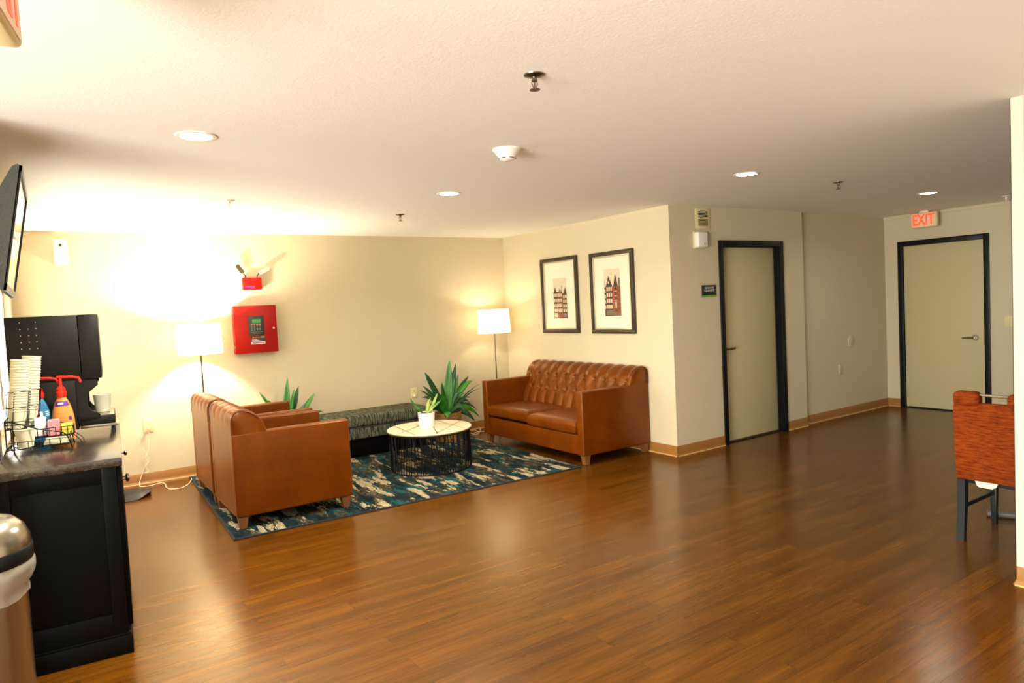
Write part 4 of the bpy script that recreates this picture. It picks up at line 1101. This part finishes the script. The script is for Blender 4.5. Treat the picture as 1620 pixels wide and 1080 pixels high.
# ------------------------------------------------------------------ trash can
t = thing('trash_can', 'round brushed steel trash can with domed lid and clear liner, left foreground', 'trash can', (-.292, 3.0, 0))
b = MB(); b.lathe([(0, 0), (.158, 0), (.160, .01), (.160, .745), (0, .745)], n=72); obj('body', b, m_steel, t, ang=30)
b = MB(); b.lathe([(.162, 0), (.164, .0), (.164, .025), (.162, .025)], n=48); obj('foot_ring', b, m_black, t)
b = MB(); b.lathe([(.166, .745), (.184, .745), (.186, .75), (.186, .79), (.182, .796), (.166, .796)], n=56); obj('lid_band', b, m_black, t)
b = MB(); b.cap = False; b.lathe([(.182, .795), (.180, .82), (.165, .86), (.138, .888), (.11, .898), (.095, .898), (.088, .885), (.088, .84)], n=56); obj('dome_lid', b, m_steel, t)
b = MB(); b.lathe([(0, .842), (.088, .842), (.088, .846), (0, .846)], n=32); obj('opening', b, m_black, t)
b = MB(); b.cap = False
rb = random.Random(5)
def bagz(u, v):
    a = 2*PI*u; zz = .752-.10*v-.03*v*math.sin(a*1+2.2)-.006*v*math.sin(a*5); r = .168+.022*math.sin(PI*min(1, v*1.2+.15))+.0015*math.sin(a*9+v*7)+.001*math.sin(a*23-v*9)+.002*math.sin(v*14+a*2)-.004*v
    return (r*math.cos(a), r*math.sin(a), zz)
b.grid(bagz, 96, 10); bg = obj('liner_bag', b, m_bag, t, ang=60)

# ------------------------------------------------------------------ dining chair
def dining_chair(label, loc, rotz):
    t = thing('dining_chair', label, 'chair', loc, rotz)
    W = .42
    # local: back of chair at x=0 facing -x, seat towards +x ; y from 0 to W
    def bx0(z): return .035-.06*max(0, (z-.45))/.45
    b = MB()
    prof = [(.03, .372), (.0, .374), (-.022, .60), (-.034, .80), (-.022, .842), (.016, .842), (.030, .80), (.045, .60), (.06, .372)]
    b.prism(prof, .0, W); bmesh.ops.bevel(b.bm, geom=[e for e in b.bm.edges], offset=.006, segments=2, affect='EDGES', profile=.5)
    bk = obj('backrest', b, m_weave, t)
    for (y0, y1) in ((0, .14), (W-.14, W)):
        c = MB(); c.box(-.050, .040, y0, y1, .822, .908, .030, 5); obj('top_roll', c, m_weave, t)
    c = MB(); c.tube([(-.005, .13, .888), (-.005, W-.13, .888)], .009, 10); obj('handle_bar', c, m_chrome, t)
    c = MB(); c.box(.03, .49, .005, W-.005, .40, .475, .025, 3); obj('seat', c, m_weave, t)
    c = MB(); c.box(.04, .47, .02, W-.02, .345, .40, .004); obj('seat_frame', c, m_chairblack, t)
    for y in (.0, W-.045):
        c = MB(); V = [(.0, .372), (.05, .372), (.045, .25), (.012, 0), (-.025, 0), (-.004, .2)]
        c.prism([(V[0]), V[1], V[2], V[3], V[4], V[5]], y, y+.042); obj('leg', c, m_chairblack, t)
        c = MB(); c.box(.435, .48, y+.001, y+.044, 0, .36, .003, taper=.65); obj('leg', c, m_chairblack, t)
        c = MB(); c.box(.02, .45, y+.013, y+.033, .19, .215, .002); obj('stretcher', c, m_chairblack, t)
    c = MB(); c.prism([(.205, .374), (.325, .374), (.315, .345), (.300, .336), (.235, .338), (.215, .350)], .012, .024, 'yz'); obj('tag', c, m_paper, t, False)
    return t
dc = dining_chair('orange woven dining chair with black legs at the right edge beside the white wall', (4.475, 1.515, 0), 0)
c3 = dup(dc, (7.02, 2.31, 0), math.radians(200), 'dining chair far back at the right edge, barely showing past the white wall')
t = thing('dining_table', 'dining table mostly hidden behind the white wall, its metal foot showing under the orange chair', 'table', (5.36, 1.42, 0))
b = MB(); b.box(-.38, .38, -.45, .45, .72, .75, .008, 2); obj('tabletop', b, m_tablelam, t)
b = MB(); b.tube([(0, 0, .03), (0, 0, .72)], .04, 16); obj('pedestal', b, m_tableleg, t)
b = MB()
for a in (math.radians(26), math.radians(118), math.radians(206), math.radians(298)):
    M4 = Matrix.Rotation(a, 4, 'Z'); b.box(0, .66 if a == math.radians(118) else .42, -.03, .03, .008, .034, .006, 2, M=M4)
obj('foot', b, m_tableleg, t)

# ------------------------------------------------------------------ light
def area(name, loc, target, sx_, sy_, e, col):
    l = bpy.data.lights.new(name, 'AREA'); l.shape = 'RECTANGLE'; l.size = sx_; l.size_y = sy_; l.energy = e; l.color = col
    o = bpy.data.objects.new(name, l); C.objects.link(o); o.location = loc
    o.rotation_euler = (V3(target)-V3(loc)).to_track_quat('-Z', 'Y').to_euler(); return o
area('daylight_window', (L_-.2, (WY0+WY1)/2, 1.4), (3, 5.8, 1.75), 2.4, 1.0, 66, (1, .94, .82))
area('fill_rear', (1.9, YR-.12, 1.35), (1.9, 3, 1.35), 2.9, 1.6, 6, (1, .97, .90))  # weak fill lamp added behind the assumed rear window
area('fill_left', (XL-.12, .3, 1.3), (3, .8, 4.4), 3.7, 1.7, 610, (1, .97, .90))  # added fill outside the assumed left window, aimed up to brighten the ceiling
w = bpy.data.worlds.new('world'); scene.world = w; w.use_nodes = True
w.node_tree.nodes['Background'].inputs[0].default_value = (.9, .95, 1, 1); w.node_tree.nodes['Background'].inputs[1].default_value = 1.0
vs = scene.view_settings; vs.view_transform = 'Standard'; vs.look = 'None'; vs.exposure = 0.42; vs.gamma = 1; vs.use_curve_mapping = False
